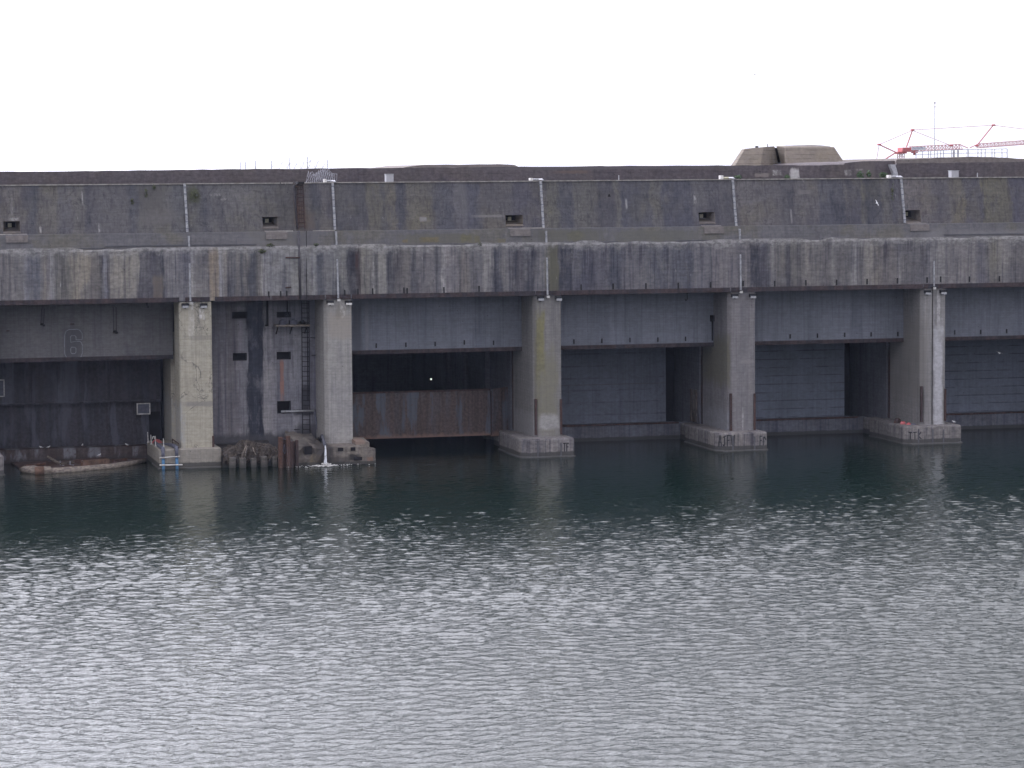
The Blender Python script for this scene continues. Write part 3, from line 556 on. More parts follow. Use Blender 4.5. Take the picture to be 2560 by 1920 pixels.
# pillars
BASES = {1: (-24.6,-20.4,-0.62,6.2), 3: (0.30,4.14,-1.42,5.2), 4: (14.5,18.25,-1.42,6.2), 5: (28.88,33.24,-0.85,6.3), 0: (-39,-34.93,-1.7,6), 6: (43.6,48,-1.2,6.2)}
FL = {1: [(463,764),(509,764)], 2: [(825,757),(871,757)], 3: [(1351,746),(1396,746)], 4: [(1836,740),(1881,740)], 5: [(2318,731),(2357,730)]}
PLAB = {1: 'tan pillar with cracks', 2: 'palest pillar beside the water outlet', 3: 'pillar with olive yellow lichen', 5: 'pillar with a white streak down one half'}
for i, (x0, x1, mt) in enumerate(PILL):
    b = MB(); zt = ZB-0.06
    if i == 5:
        b.prism([(x0+0.24,0.1),(31.24,0.1),(31.24,0.32),(31.33,0.32),(31.33,0.12),(x1-0.05,0.12),(x1,0.2),(x1,6.1),(x0,6.1),(x0,0.42)], -1, zt)
    elif i == 1:
        b.prism([(x0+0.06,0.06),(x1-0.03,0.06),(x1,0.1),(x1,9.4),(x0,9.4),(x0,5.0),(x0+0.45,4.7),(x0+0.45,3.1),(x0,2.8),(x0,0.14)], -1, zt)
    else:
        b.prism([(x0+0.22,0.1),(x1-0.05,0.1),(x1,0.16),(x1,6.1),(x0,6.1),(x0,0.45)], -1, zt)
    P = b.build('pillar', M[mt], BK, bevel=0.06)
    if i in PLAB: P['label'] = PLAB[i]
    y0 = 9.4 if i == 1 else 6.1
    b = MB(); b.box(x0+0.5, x1-0.4, y0, y0+0.75, -1, 9.0); b.box(x0, x1, y0+0.75, 40, -1, 9.0); b.build('pen_wall', M['pen'], BK)
    if i in (3, 4, 5):
        b = MB(); b.box(x0+0.02, x0+0.3, y0+0.1, y0+0.4, 1.3, 7.1); b.build('door_guide', M['darkrust'], P)
    if i in BASES:
        bx0, bx1, by0, by1 = BASES[i]; c = 0.5 if i not in (1,) else 0.12
        plan = [(bx0+c, by0), (bx1-c*0.35, by0), (bx1, by0+c*0.6), (bx1, by1), (bx0, by1), (bx0, by0+c*1.1)]
        b = MB(); b.prism(plan, -1.0, ZBASE)
        if i != 1:
            b.prism([(x+(0.1 if x > (bx0+bx1)/2 else -0.1), y+(-0.1 if y < 3 else 0.02)) for x, y in plan], -1.0, 0.10)
            b.prism([(bx0+0.55, by1+0.55), (x1-0.1, by1+0.55), (x1-0.1, 9.0), (bx0+0.55, 9.0)], -1.0, 1.18)
            b.prism([(bx0+0.9, by1+0.003), (x1-0.3, by1+0.003), (x1-0.3, by1+0.547), (bx0+0.9, by1+0.547)], -1.0, 0.9)
        else:
            b.prism([(bx0-0.1, by0-0.12), (bx1+0.05, by0-0.12), (bx1+0.05, 3), (bx0-0.1, 3)], -1.0, 0.07)
        bs = b.build('pier_base', M['baseA' if i == 1 else 'base'], P, bevel=0.12)
        if i in (3, 4, 5):
            for fx in ([0.30, 0.73] if i != 5 else [0.22, 0.47, 0.66]):
                b = MB(); xx = bx0+(bx1-bx0)*fx; b.box(xx-0.05, xx+0.05, by0-0.03, by0-0.002, -0.3, 1.15-0.2*fx); b.build('groove_strip', M['soffit'], bs)  # dark strip standing for the shade of an upright groove
    for (px, py) in FL.get(i, []):
        p = at(px, py, 0.0); b = MB(); b.box(p[0]-0.24, p[0]+0.24, -0.22, 0.09, p[2]-0.06, p[2]+0.16); b.box(p[0]-0.05, p[0]+0.05, -0.1, 0.095, p[2]-0.2, p[2]-0.06)
        fl = b.build('floodlight', M['black'], P, bevel=0.02)
        b = MB(); b.box(p[0]-0.2, p[0]+0.2, -0.24, -0.12, p[2]-0.15, p[2]-0.0); b.build('lens', M['galv'] if i != 2 else M['white'], fl)
    rails = {3: [(1340,998,1088),(1403,998,1086)], 4: [(1828,984,1077),(1887,984,1075)], 5: [(2305,966,1055),(2364,972,1052)], 1: [(533,1090,1119)]}
    for (px, pa, pb) in rails.get(i, []):
        a_ = at(px, pa, 0.0); b_ = at(px, pb, 0.0); b = MB(); b.box(a_[0]-0.07, a_[0]+0.07, 0.0, 0.22, b_[2], a_[2]); b.build('guard_rail', M['darkrust'], P)
# infill wall between the two pillars on the left, with small windows
xa, xb = PILL[1][1], PILL[2][0]
WIN = [(580,618,779,797),(582,617,882,902),(692,727,779,794),(692,727,879,899),(693,727,1002,1034)]
wh = []
for (pa, pb, ya, yb) in WIN:
    p0 = at(pa, yb, 3.8); p1 = at(pb, ya, 3.8); wh.append((p0[0], p1[0], p0[2], p1[2]))
b = MB(); wall_cells(b, [], [], wh, lambda z: 3.8, xa, xb, -1, ZB+0.1); b.build('infill_wall', M['infill'], BK)
for (x0, x1, z0, z1) in wh:
    b = MB(); d = 4.5
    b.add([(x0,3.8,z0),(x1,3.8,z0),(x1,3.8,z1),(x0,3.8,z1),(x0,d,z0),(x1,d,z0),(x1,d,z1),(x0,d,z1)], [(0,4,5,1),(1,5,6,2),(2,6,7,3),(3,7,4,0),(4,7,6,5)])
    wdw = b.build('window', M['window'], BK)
    b = MB()
    for (fx0, fx1, fz0, fz1) in [(x0,x1,z0,z0+0.06),(x0,x1,z1-0.06,z1),(x0,x0+0.06,z0+0.06,z1-0.06),(x1-0.06,x1,z0+0.06,z1-0.06)]: b.box(fx0,fx1,3.95,4.02,fz0,fz1)
    b.build('frame', M['black'], wdw)
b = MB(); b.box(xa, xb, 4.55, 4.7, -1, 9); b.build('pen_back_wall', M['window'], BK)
# bulkheads closing the three pens on the right, each on a low inner quay
for i, (wa, wb, mt) in {3: (3.58, 14.25, 'bulk'), 4: (17.82, 28.3, 'bulkline'), 5: (32.3, 43.6, 'bulkline')}.items():
    b = MB(); b.box(wa, wb, 9.9, 10.6, 1.2, 8.9); bk = b.build('bulkhead', M[mt], BK)
    if i == 3:
        b = MB(); b.box(wa+0.02, wb-0.02, 9.87, 9.897, 4.06, 4.10); b.box(wa+3.2, wa+3.235, 9.87, 9.897, 2.6, 4.06); b.build('joint_strip', M['soffit'], bk)
    b = MB(); b.box(wa, wb+1.5, 9.0, 9.88, -1, 1.22); b.build('inner_quay', M['quay'], BK)
    b = MB(); b.box(wb+0.02, wb+1.6, 13.0, 13.5, -1, 8.9); b.build('niche_wall', M['window'], BK)  # back of the niche coloured dark for the shade in it
    b = MB(); b.box(wa, wb+0.7, 8.93, 9.05, 1.12, 1.24); b.build('quay_rail', M['darkrust'], BK)
# iron door leaves folded against the side walls
for i, (pa, pb, ya, yb) in {3: (1727,1750,993,1062), 4: (2200,2218,1040,1068)}.items():
    x0 = PILL[i+1][0]; b = MB()
    if i == 3:
        for yy in (7.3, 7.9, 8.5): b.box(x0-0.12, x0-0.01, yy, yy+0.22, 1.3, 3.7)
        b.build('door_leaf', M['timber'], BK)
# drainpipes down the face, upper and lower lengths
for (u0, u1, l0, l1) in [((461,459),(468,580),(472,590),(475.5,753)), ((831,458),(837,574),(840,578),(845,745)), ((1351,453),(1358,570),(1365,577),(1368,737)), ((1831,449),(1840,565),(1849,572),(1851,725)), ((2252,447),(2261.5,557),(2333.5,606),(2334,716))]:
    p, q = at(*u0, 1.62), at(*u1, 0.95); b = MB(); ww = 0.078
    b.add([(x+s*ww, y-0.12, z) for (x, y, z) in (p, q) for s in (-1, 1)]+[(x+s*ww, y+0.05, z) for (x, y, z) in (p, q) for s in (-1, 1)], [(0,2,3,1),(0,4,6,2),(1,3,7,5),(2,6,7,3),(0,1,5,4)])
    dp = b.build('drainpipe', M['pipe'], BK)
    for k in range(7):
        f = (k+0.5)/7; x, y, z = [p[j]+(q[j]-p[j])*f for j in range(3)]
        b = MB(); b.box(x-0.088, x+0.088, y-0.13, y+0.04, z-0.022, z+0.022); b.build('pipe_clip', M['hose'], dp)
    p, q = at(*l0, 0.2), at(*l1, 0.0); b = MB(); ww = 0.06 if l0[0] < 2300 else 0.05
    p = (p[0], 0.22, p[2]); q = (q[0], -0.02, q[2])
    b.add([(x+s*ww, y-0.12, z) for (x, y, z) in (p, q) for s in (-1, 1)]+[(x+s*ww, y+0.06, z) for (x, y, z) in (p, q) for s in (-1, 1)], [(0,2,3,1),(0,4,6,2),(1,3,7,5),(2,6,7,3),(0,1,5,4)])
    dp = b.build('drainpipe', M['pipe'], BK)
    b = MB(); b.box(q[0]-0.05, q[0]+0.15, q[1]-0.1, 0.1, q[2]-0.22, q[2]-0.06); b.build('pipe_shoe', M['white'], dp)

# ------------------------------------------------------------------ roof
def skyline(lst, y): return [(at(a, c, y)[0], at(a, c, y)[2]) for a, c in lst]
def slab(name, prof, y0, y1, z0, mat, parent, back=None):
    b = MB(); n = len(prof); g = random.Random(5)
    fine = []
    for (p, q) in zip(prof[:-1], prof[1:]):
        k = max(1, int(abs(q[0]-p[0])/0.7))
        for j in range(k):
            f = j/k; fine.append((p[0]+(q[0]-p[0])*f, p[1]+(q[1]-p[1])*f+g.uniform(-0.02, 0.02)))
    fine.append(prof[-1]); n = len(fine)
    vs = [(x, y0, z0) for x, z in fine]+[(x, y0+0.12, z) for x, z in fine]+[(x, y1, z) for x, z in fine]+[(x, y1, z0) for x, z in fine]
    fs = []
    for r in range(3):
        for j in range(n-1): fs.append((r*n+j, r*n+j+1, (r+1)*n+j+1, (r+1)*n+j))
    fs += [(0, n, 2*n, 3*n), (n-1, 4*n-1, 3*n-1, 2*n-1)]
    b.add(vs, fs); return b.build(name, mat, parent)
pr = skyline([(0,429.5),(320,426.3),(640,422.4),(960,420),(1280,417.2),(1600,414.6),(1820,413.6),(2050,413),(2110,411),(2114,407.5),(2160,403.5),(2239,402)], 6.0)
slab('roof_parapet', [(XL, pr[0][1])]+pr, 6.0, 30, ZD-0.012, M['roofwall'], BK)
pr = skyline([(2241,413),(2244,408.5),(2560,404.5)], 6.6); slab('roof_parapet', pr+[(XR, pr[-1][1])], 6.6, 30, ZD-0.012, M['roofwall'], BK)
pr = skyline([(2241,404),(2244,398.5),(2286,398),(2330,396.2),(2345,394.4),(2380,393.2),(2430,392.2),(2500,393.4),(2520,394.2),(2545,396.5),(2560,397.2)], 8.2); slab('raised_roof', pr+[(XR, pr[-1][1])], 8.2, 28, ZD, M['rooftan'], BK)
pr = skyline([(1006,420),(1018,417.5),(1030,416),(1060,412.6),(1150,411.6),(1270,410.6),(1288,412.5),(1298,417.4)], 13); slab('raised_roof', pr, 13, 26, ZD, M['rooftan'], BK)
pts = [((2226,2238),411),((2228,2240),418),((2231,2242.5),426),((2233.5,2244.5),433),((2234.5,2245.5),440)]
b = MB()
for (a0, a1), py in pts:
    for k, a in enumerate((a0, a1)):
        p = at(a, py, 5.6); b.v.append(p)
    for k, a in enumerate((a0, a1)): p = at(a, py, 5.6); b.v.append((p[0], 6.7, p[2]))
for j in range(len(pts)-1):
    o = j*4; b.f += [(o,o+1,o+5,o+4),(o,o+4,o+6,o+2),(o+1,o+3,o+7,o+5)]
b.build('roof_chute', M['galv'], BK)
# twin turret bunkers on the roof
def turret(name, foot, topp, lab, yb):
    zf, zt = ZD+0.5, None
    t = empty(name, (sum(p[0] for p in foot)/len(foot), sum(p[1] for p in foot)/len(foot), zf), lab, 'gun emplacement', 'gun emplacements on the bunker roof')
    b = MB(); b.frustum([(x, y, zf) for x, y in foot], topp); b.build('casemate', M['turret'], t, bevel=0.04)
    return t
yT = 20.0; zr = Z(1900, 367, yT)
xa = lambda px, y=yT, py=400: X(px, y, py)
s1 = turret('roof_turret', [(xa(1815,yT+1.2),yT+1.2),(xa(1826),yT+0.0),(xa(1898),yT),(xa(1951,yT+2.4),yT+2.4),(xa(1951,yT+2.4),yT+8),(xa(1835,yT+8),yT+8)],
   [(xa(1854,yT+2.2),yT+2.2,Z(1854,373,yT)),(xa(1862,yT+1.2),yT+1.2,Z(1862,371.5,yT)),(xa(1909,yT+1.2),yT+1.2,Z(1909,367,yT)),(xa(1936,yT+2.6),yT+2.6,Z(1936,365.5,yT+2.6)),(xa(1936,yT+7),yT+7,Z(1934,364.5,yT+3)),(xa(1860,yT+7),yT+7,Z(1856,372,yT))],
   'left half of the brown sloping gun bunker on the roof, stepped skyline', 8)
s2 = turret('roof_turret', [(xa(1966),yT),(xa(2127),yT),(xa(2120,yT+8),yT+8),(xa(1975,yT+8),yT+8),(xa(1958,yT+2.2),yT+2.2)],
   [(xa(1963,yT+1.1),yT+1.1,Z(1963,367.5,yT)),(xa(2085,yT+1.1),yT+1.1,Z(2085,367,yT)),(xa(2080,yT+7),yT+7,Z(2085,366.4,yT)),(xa(1975,yT+7),yT+7,Z(1965,365.6,yT)),(xa(1941,yT+2.4),yT+2.4,Z(1941,365.4,yT+2.4))],
   'broad right half of the brown sloping gun bunker on the roof, flat front', 8)
b = MB(); r = [(1940,365.2),(1990,363.4),(2030,362.4),(2052,363.4),(2075,366)]; pr = skyline(r, yT+3)
n = len(pr); b.add([(x, yT+2.5, zr-0.15) for x, z in pr]+[(x, yT+3, z) for x, z in pr]+[(x, yT+6.5, z) for x, z in pr], [(j, j+1, n+j+1, n+j) for j in range(n-1)]+[(n+j, n+j+1, 2*n+j+1, 2*n+j) for j in range(n-1)]); b.build('roof_cap', M['rooftan'], s2)
b = MB(); b.box(xa(1905,yT+5), xa(1990,yT+5), yT+5.0, yT+6.5, ZD+0.5, Z(1945,369.5,yT+5)); b.build('dark_gap_block', M['darkrust'], s1)  # dark block filling the gap, shade of the passage in its colour
for (px, p0, p1, hh) in [(1919,368,359.5,0.03)]:
    b = MB(); a_ = at(px, p0, yT+3); c_ = at(px, p1, yT+3); b.tube([(a_[0],yT+3,a_[2]-0.1),(a_[0],yT+3,c_[2])], hh, 6); b.build('iron_post', M['black'], s1)
b = MB(); p = at(1892, 367, yT+3); b.box(p[0]-0.1, p[0]+0.1, yT+2.9, yT+3.1, p[2]-0.2, p[2]+0.06); b.build('stub', M['black'], s1)
# ------------------------------------------------------------------ gates and quay of the left pen
g6 = empty('pen_gate', (-29.5, 8.6, 0.7), 'dark riveted steel gate in two tiers under the lintel numbered 6', 'gate', 'steel gates of the pens')
b = MB(); b.box(-35.6, -23.3, 8.3, 8.7, 3.92, 8.9); up = b.build('upper_leaf', M['steel'], g6)
b = MB(); b.box(-35.6, -23.3, 8.75, 9.1, 0.75, 3.92); lo = b.build('lower_leaf', M['steel'], g6)
for k, px in enumerate([80,145,210,275,340]):
    x = X(px, 8.3, 960); b = MB(); b.box(x-0.05, x+0.05, 8.2, 8.297, 4.0, 7.3); b.build('rib', M['steel'], up)
    x = X(px, 8.75, 1060); b = MB(); b.box(x-0.05, x+0.05, 8.65, 8.747, 0.8, 3.85); b.build('rib', M['steel'], lo)
b = MB(); b.box(-35.6, -23.3, 8.12, 8.297, 3.86, 3.98); b.build('sill_beam', M['steel'], up)
p = at(342, 1120, 8.6); q = at(395, 1040, 8.6)
b = MB(); b.box(p[0]+0.9, q[0]+0.2, 8.55, 8.72, 0.75, 3.1); b.build('hatch', M['window'], lo)
b = MB(); b.box(-35.6, -23.1, 6.4, 7.9, -1, 0.92); o = b.build('quay_wall', M['quayrust']); tag(o, 'low rust streaked wall at the waterline below the dark two tier gate', 'quay wall')
def sign(px0, px1, py0, py1, y, lab):
    a, c = at(px0, py1, y), at(px1, py0, y); x0, x1, z0, z1 = a[0], c[0], a[2], c[2]
    t = empty('mesh_panel', ((x0+x1)/2, y, z0), lab, 'panel', 'framed panels hung on the dark gate')
    b = MB(); f = 0.075
    for r in ((x0,x1,z0,z0+f),(x0,x1,z1-f,z1),(x0,x0+f,z0+f,z1-f),(x1-f,x1,z0+f,z1-f)): b.box(r[0],r[1],y-0.05,y+0.03,r[2],r[3])
    b.build('frame', M['white'], t)
    b = MB(); b.box(x0+f, x1-f, y, y+0.025, z0+f, z1-f); b.build('sheet', M['hose'], t)
sign(342, 375.5, 1007, 1036.5, 8.1, 'small square white framed grey panel beside the tan pillar, low on the dark gate')
sign(-30, 11, 948.5, 993, 8.05, 'white framed grey panel cut by the left edge, high on the dark gate')
# ------------------------------------------------------------------ rusted floating gate of the next pen
g5 = empty('pen_gate', (-5, 7, 0.9), 'rusted brown gate with blue grey paint hanging above the water in an open pen', 'gate', 'steel gates of the pens')
x1 = X(1226, 7, 1040)
b = MB(); b.box(PILL[2][1], x1, 7.0, 7.35, 0.86, 4.1); mp = b.build('gate_panel', M['gate'], g5)
b = MB(); p0 = (x1+0.05, 7.0); p1 = (PILL[3][0]+0.3, 7.7)
b.add([(p0[0],p0[1],0.78),(p1[0],p1[1],0.78),(p1[0],p1[1],4.3),(p0[0],p0[1],4.16),(p0[0],p0[1]+0.3,0.78),(p1[0],p1[1]+0.3,0.78),(p1[0],p1[1]+0.3,4.3),(p0[0],p0[1]+0.3,4.16)],[(0,1,2,3),(7,6,5,4),(3,2,6,7),(0,3,7,4),(1,5,6,2)])
b.build('gate_wing', M['gate'], g5)
for px in (1230,):
    x = X(px, 7, 1040)-0.05; b = MB(); b.box(x-0.03, x+0.03, 6.93, 6.997, 0.9, 4.05); b.build('rib', M['darkrust'], g5)
b = MB(); b.box(PILL[2][1]+0.01, x1-0.01, 6.9, 7.6, 4.1, 4.2); b.build('top_rail', M['darkrust'], g5)
# pale steps in the side wall of the open pen
for px, d in ((1255,13.0),(1215,20.0),(1195,26)):
    x0 = PILL[3][0]; b = MB(); b.box(x0-0.35, x0-0.003, d, d+0.8, 0, 8.9); b.build('wall_rib', M['pen'], BK)
lp = empty('wall_lamp', at(1077, 948, 30), 'tiny lit lamp glowing in the black open pen above the rusted gate', 'lamp')
p = at(1077, 948, 30); b = MB(); b.box(p[0]-0.05, p[0]+0.05, 30.0, 30.3, p[2]-0.05, p[2]+0.05); b.build('bracket', M['black'], lp)
b = MB(); b.box(p[0]-0.06, p[0]+0.06, 29.85, 30.0, p[2]-0.06, p[2]+0.06); b.build('bulb', M['lampglow'], lp)
# ------------------------------------------------------------------ raft of flotsam in front of the left pen
rf = empty('pontoon', at(200, 1170, 1.0)[:2]+(0,), 'long low rusty pontoon with a bleached tube along its front, moored in the left pen', 'pontoon')
fr = [at(px, py, yy) for px, py, yy in ((62,1174,-0.2),(85,1181,-0.9),(100,1184,-1.3),(190,1178,-0.4),(280,1170,1.0),(330,1161,2.6),(362,1152,4.2))]
pts = [(p[0], p[1], 0.16) for p in fr]
b = MB(); b.prism([(p[0], p[1]) for p in pts]+[(pts[-1][0]+0.4, 6.3), (pts[0][0]-0.4, 6.3)], -0.3, 0.1); b.build('deck', M['deck'], rf)
b = MB(); b.tube([(p[0], p[1], 0.1) for p in pts[2:]], [0.26,0.24,0.22,0.2,0.16], 10); b.build('float_tube', M['log'], rf, smooth=True)
b = MB(); b.tube([(pts[0][0]-0.2, pts[0][1]+0.6, 0.16)]+[(p[0], p[1], 0.2) for p in pts[:3]]+[(pts[2][0]+0.7, pts[2][1]+0.15, 0.2)], [0.15,0.26,0.34,0.3,0.28], 10); b.build('float_end', M['log'], rf, smooth=True)
b = MB(); p = pts[2]; b.tube([(p[0]-0.35,p[1]-0.02,0.18),(p[0]+0.25,p[1]+0.02,0.18)], 0.325, 10); b.build('rust_patch', M['orange'], rf, smooth=True)
a, c = at(205, 1166, 1.5), at(270, 1158, 2.4)
b = MB(); b.bar((a[0], 1.5, 0.34), (c[0], 2.4, 0.34), 0.36); o = b.build('steel_beam', M['orange']); tag(o, 'short orange rusted beam lying on the pontoon', 'beam')
b = MB(); b.bar((at(180,1155,4)[0], 4, 0.2), (at(262,1150,4.6)[0], 4.6, 0.25), 0.3); o = b.build('steel_beam', M['darkrust']); tag(o, 'dark rusted beam lying behind the orange one on the pontoon', 'beam')
b = MB(); a, c = at(119, 1141, 5.0), at(149, 1154, 4.0); b.bar(a, (c[0], c[1], 0.12), 0.12); o = b.build('plank', M['log']); tag(o, 'pale plank leaning upright from the pontoon against the rusty wall', 'plank')
for (pa, ya, pb, yb, lab) in [(150,1152,160,1170,'thin bent cable trailing from the foot of the leaning plank'),(175,1153,184,1165,'thin dark cable looped beside the dark rusted beam')]:
    a, c = at(pa, ya, 3.6), at(pb, yb, 2.6); b = MB(); b.tube([a, ((a[0]+c[0])/2-0.12, 3.1, (a[2]+c[2])/2-0.1), (c[0], c[1], 0.12)], 0.03, 5); o = b.build('cable', M['wire']); tag(o, lab, 'cable')
g = random.Random(21)
for k, (px, py, lab) in enumerate([(88,1160,'rusty scrap bar lying at the left end of the pontoon'),(168,1166,'small rusty scrap bar beside the orange beam'),(300,1152,'rusty scrap bar lying at the narrow right end of the pontoon')]):
    y = 3.0+k*0.5; p = at(px, py, y); a_ = g.uniform(0, 1.2); b = MB(); b.bar((p[0]-0.7*math.cos(a_), y-0.3, 0.16), (p[0]+0.7*math.cos(a_), y+0.3, 0.24), 0.16); o = b.build('scrap_bar', M['rust' if k != 1 else 'timber']); tag(o, lab, 'scrap')
# ------------------------------------------------------------------ birds
def gull(name, loc, rz, lab, flying=False, scale=1.0, roll=0):
    t = empty(name, loc, lab, 'bird', 'gulls'); t.rotation_euler = (roll, 0, rz); t.scale = (scale*0.62,)*3
    z0 = 0.0 if flying else 0.13
    spine = [(-0.24,0,z0+0.02),(-0.17,0,z0+0.03),(-0.08,0,z0+0.05),(0.02,0,z0+0.07),(0.1,0,z0+0.11),(0.14,0,z0+0.15),(0.185,0,z0+0.175),(0.22,0,z0+0.17),(0.235,0,z0+0.165)]
    rr = [0.012,0.035,0.07,0.085,0.065,0.043,0.045,0.03,0.01]
    b = MB(); b.tube(spine, rr, 10); bo = b.build('body', M['gull'], None, smooth=True, loc=(0,0,0)); bo.parent = t; bo.location = (0,0,0)
    b = MB(); b.tube([(0.23,0,z0+0.165),(0.27,0,z0+0.155),(0.285,0,z0+0.145)], [0.014,0.01,0.003], 6); o = b.build('beak', M['beak'], None, loc=(0,0,0)); o.parent = t; o.location = (0,0,0)
    for s in (-1, 1):
        b = MB()
        if flying:
            A = [(0.1,s*0.05,0.1),(-0.07,s*0.05,0.09),(0.13,s*0.3,0.2),(-0.03,s*0.3,0.18),(0.02,s*0.62,0.16),(-0.06,s*0.6,0.155)]
        else:
            A = [(0.08,s*0.075,z0+0.1),(0.02,s*0.088,z0+0.02),(-0.1,s*0.078,z0+0.085),(-0.12,s*0.07,z0+0.02),(-0.29,s*0.02,z0+0.06),(-0.27,s*0.025,z0+0.035)]
        B_ = [(x, y+s*0.004, z-0.012) for x, y, z in A]
        b.add(A+B_, [(0,1,3,2),(2,3,5,4),(6,8,9,7),(8,10,11,9),(0,2,8,6),(2,4,10,8),(1,7,9,3),(3,9,11,5),(4,5,11,10)])
        o = b.build('wing', M['gullgrey'] if not flying else M['gull'], None, loc=(0,0,0)); o.parent = t; o.location = (0,0,0)
        if not flying:
            b = MB(); b.tube([(0.02,s*0.03,z0+0.0),(0.03,s*0.03,0.0)], 0.008, 5); o = b.build('leg', M['beak'], None, loc=(0,0,0)); o.parent = t; o.location = (0,0,0)
    return t
for px, py, y, zz, rz, lab in [(248,1148,4.85,None,0.4,'white gull standing behind the orange beam on the pontoon'),(318,1144,6.45,0.92,2.6,'white gull on the right part of the rust streaked wall'),(121,1141,6.45,0.92,0.0,'white gull on the rust streaked wall by the leaning plank'),(103,1138,6.55,0.92,3.0,'white gull on the rust streaked wall left of the leaning plank'),(206,1115,7.2,0.92,1.2,'white gull on the wall top below the middle of the dark gate')]:
    p = at(px, py, y); gull('gull', (p[0], y, zz if zz else 0.42), rz, lab)
p = at(2191, 508, -3); gull('gull', p, 0.5, 'white gull flying in front of the upper wall near the right side', True, 0.65, 1.0)
p = at(2498, 884, 2); gull('gull', p, 1.7, 'white gull flying before the dark pen at the far right', True, 0.8, 0.3)
# ------------------------------------------------------------------ ruined quay between the tan and the pale pillar
def rough_block(name, plan, z0, ztops, mat, seed, amp=0.08, cuts=3, parent=None):
    b = MB(); b.prism(plan, z0, 1, ztops); o = b.build(name, mat, parent)
    bm_ = __import__('bmesh').new(); bm_.from_mesh(o.data)
    import bmesh as _b
    _b.ops.triangulate(bm_, faces=bm_.faces[:]); _b.ops.subdivide_edges(bm_, edges=bm_.edges[:], cuts=cuts, use_grid_fill=True)
    g = random.Random(seed)
    for v in bm_.verts: v.co += Vector((g.uniform(-amp, amp), g.uniform(-amp, amp), g.uniform(-amp, amp)*0.8))
    bm_.to_mesh(o.data); bm_.free(); return o
xq0, xq1 = X(557, -1.2, 1165), X(700, -1.2, 1165)
o = rough_block('quay_block', [(xq0,-1.0),(xq1,-1.0),(xq1,3.75),(xq0,3.75)], -1, [0.75,0.8,1.3,1.2], M['ruin'], 5); tag(o, 'dark ruined concrete quay block buried under driftwood by the tan pillar', 'quay block')
for k, (pa, pb) in enumerate([(573,589),(598,614),(627,641),(652,668),(681,693)]):
    a, c = X(pa, -1.45, 1160), X(pb, -1.45, 1160); b = MB(); b.box(a, c, -1.6-0.1*(k % 2), -1.13, -1, 0.72-0.05*(k % 3)); o = b.build('concrete_stub', M['stub'], bevel=0.05)
    tag(o, ['pale square concrete stub standing next to the tan base','second pale concrete stub counting from the tan base, under the driftwood','middle one of the five pale concrete stubs under the driftwood','pale concrete stub two places from the rusty sheet piles','narrow pale concrete stub against the rusty sheet piles'][k], 'stub', 'concrete stubs below the driftwood')
g = random.Random(31); b = MB()
xc = X(622, -0.4, 1110)
hh = lambda x: 0.95+0.75*math.exp(-((x-xc-0.1)/1.15)**2)+0.3*math.exp(-((x-xc)/0.4)**2)+0.45*math.exp(-((x-xc-1.5)/0.5)**2)+0.4*math.exp(-((x-xc+1.2)/0.35)**2)+0.1*math.sin(x*9)
n = 26; m_ = 12; vs = []                         # dark silt and bark under the branches
for i in range(n+1):
    x = xq0+0.06+(xq1-xq0-0.12)*i/n
    for j in range(m_+1):
        f = j/m_; y = -1.12-0.2*math.sin(f*math.pi)+f*f*3.5; vs.append((x+g.uniform(-0.05,0.05), y+g.uniform(-0.08,0.08), 0.5+(hh(x)-0.6)*math.sin(min(1.0, f*1.7)*math.pi/2)*(1-0.3*f)+g.uniform(-0.07,0.07)))
b.add(vs, [(i*(m_+1)+j, (i+1)*(m_+1)+j, (i+1)*(m_+1)+j+1, i*(m_+1)+j+1) for i in range(n) for j in range(m_)])
for k in range(520):
    x = g.uniform(xq0+0.1, xq1-0.1)
    if g.random() < 0.55: x = min(max(xc+g.gauss(0,1.0), xq0+0.1), xq1-0.1)
    f = g.random()**1.4; y = -1.2-0.22*math.sin(f*math.pi)+f*f*2.5; z = 0.5+(hh(x)-0.5)*math.sin(min(1.0, f*1.7)*math.pi/2)*(1-0.3*f)
    ln = g.uniform(0.25, 1.0); a_ = g.uniform(0, 2*math.pi)
    p0 = Vector((x, y-g.uniform(0,0.1), z)); p2 = p0+Vector((ln*math.cos(a_)*0.8, g.uniform(-0.12,0.1), -abs(ln*math.sin(a_))*0.8))
    p2.x = min(max(p2.x, xq0+0.05), xq1-0.05); p2.y = max(-1.52, p2.y); p2.z = max(0.25, p2.z)
    p1 = (p0+p2)/2+Vector((g.uniform(-0.1,0.1), -0.03, g.uniform(-0.05,0.12)))
    r0 = g.choice([0.015,0.02,0.02,0.03,0.045]); b.tube([p0, p1, p2], [r0, r0*0.8, r0*0.4], 5)
o = b.build('driftwood_heap', M['timber']); tag(o, 'tangled heap of driftwood branches piled on the ruined quay between two pillars', 'driftwood'); o['kind'] = 'stuff'
for k, (pa, ya, pb, yb) in enumerate([(603,1148,616,1112),(612,1142,618,1116),(640,1138,632,1118)]):
    a, c = at(pa, ya, -1.62), at(pb, yb, -1.5); b = MB(); b.tube([a, ((a[0]+c[0])/2-0.05, -1.66, (a[2]+c[2])/2), c], [0.05,0.045,0.03], 6); o = b.build('branch', M['log'], smooth=True)
    tag(o, ['longest pale bleached branch propped on the driftwood heap','shorter pale branch close beside the longest one on the driftwood','pale branch leaning the other way on the right of the driftwood heap'][k], 'branch', 'pale branches on the driftwood')
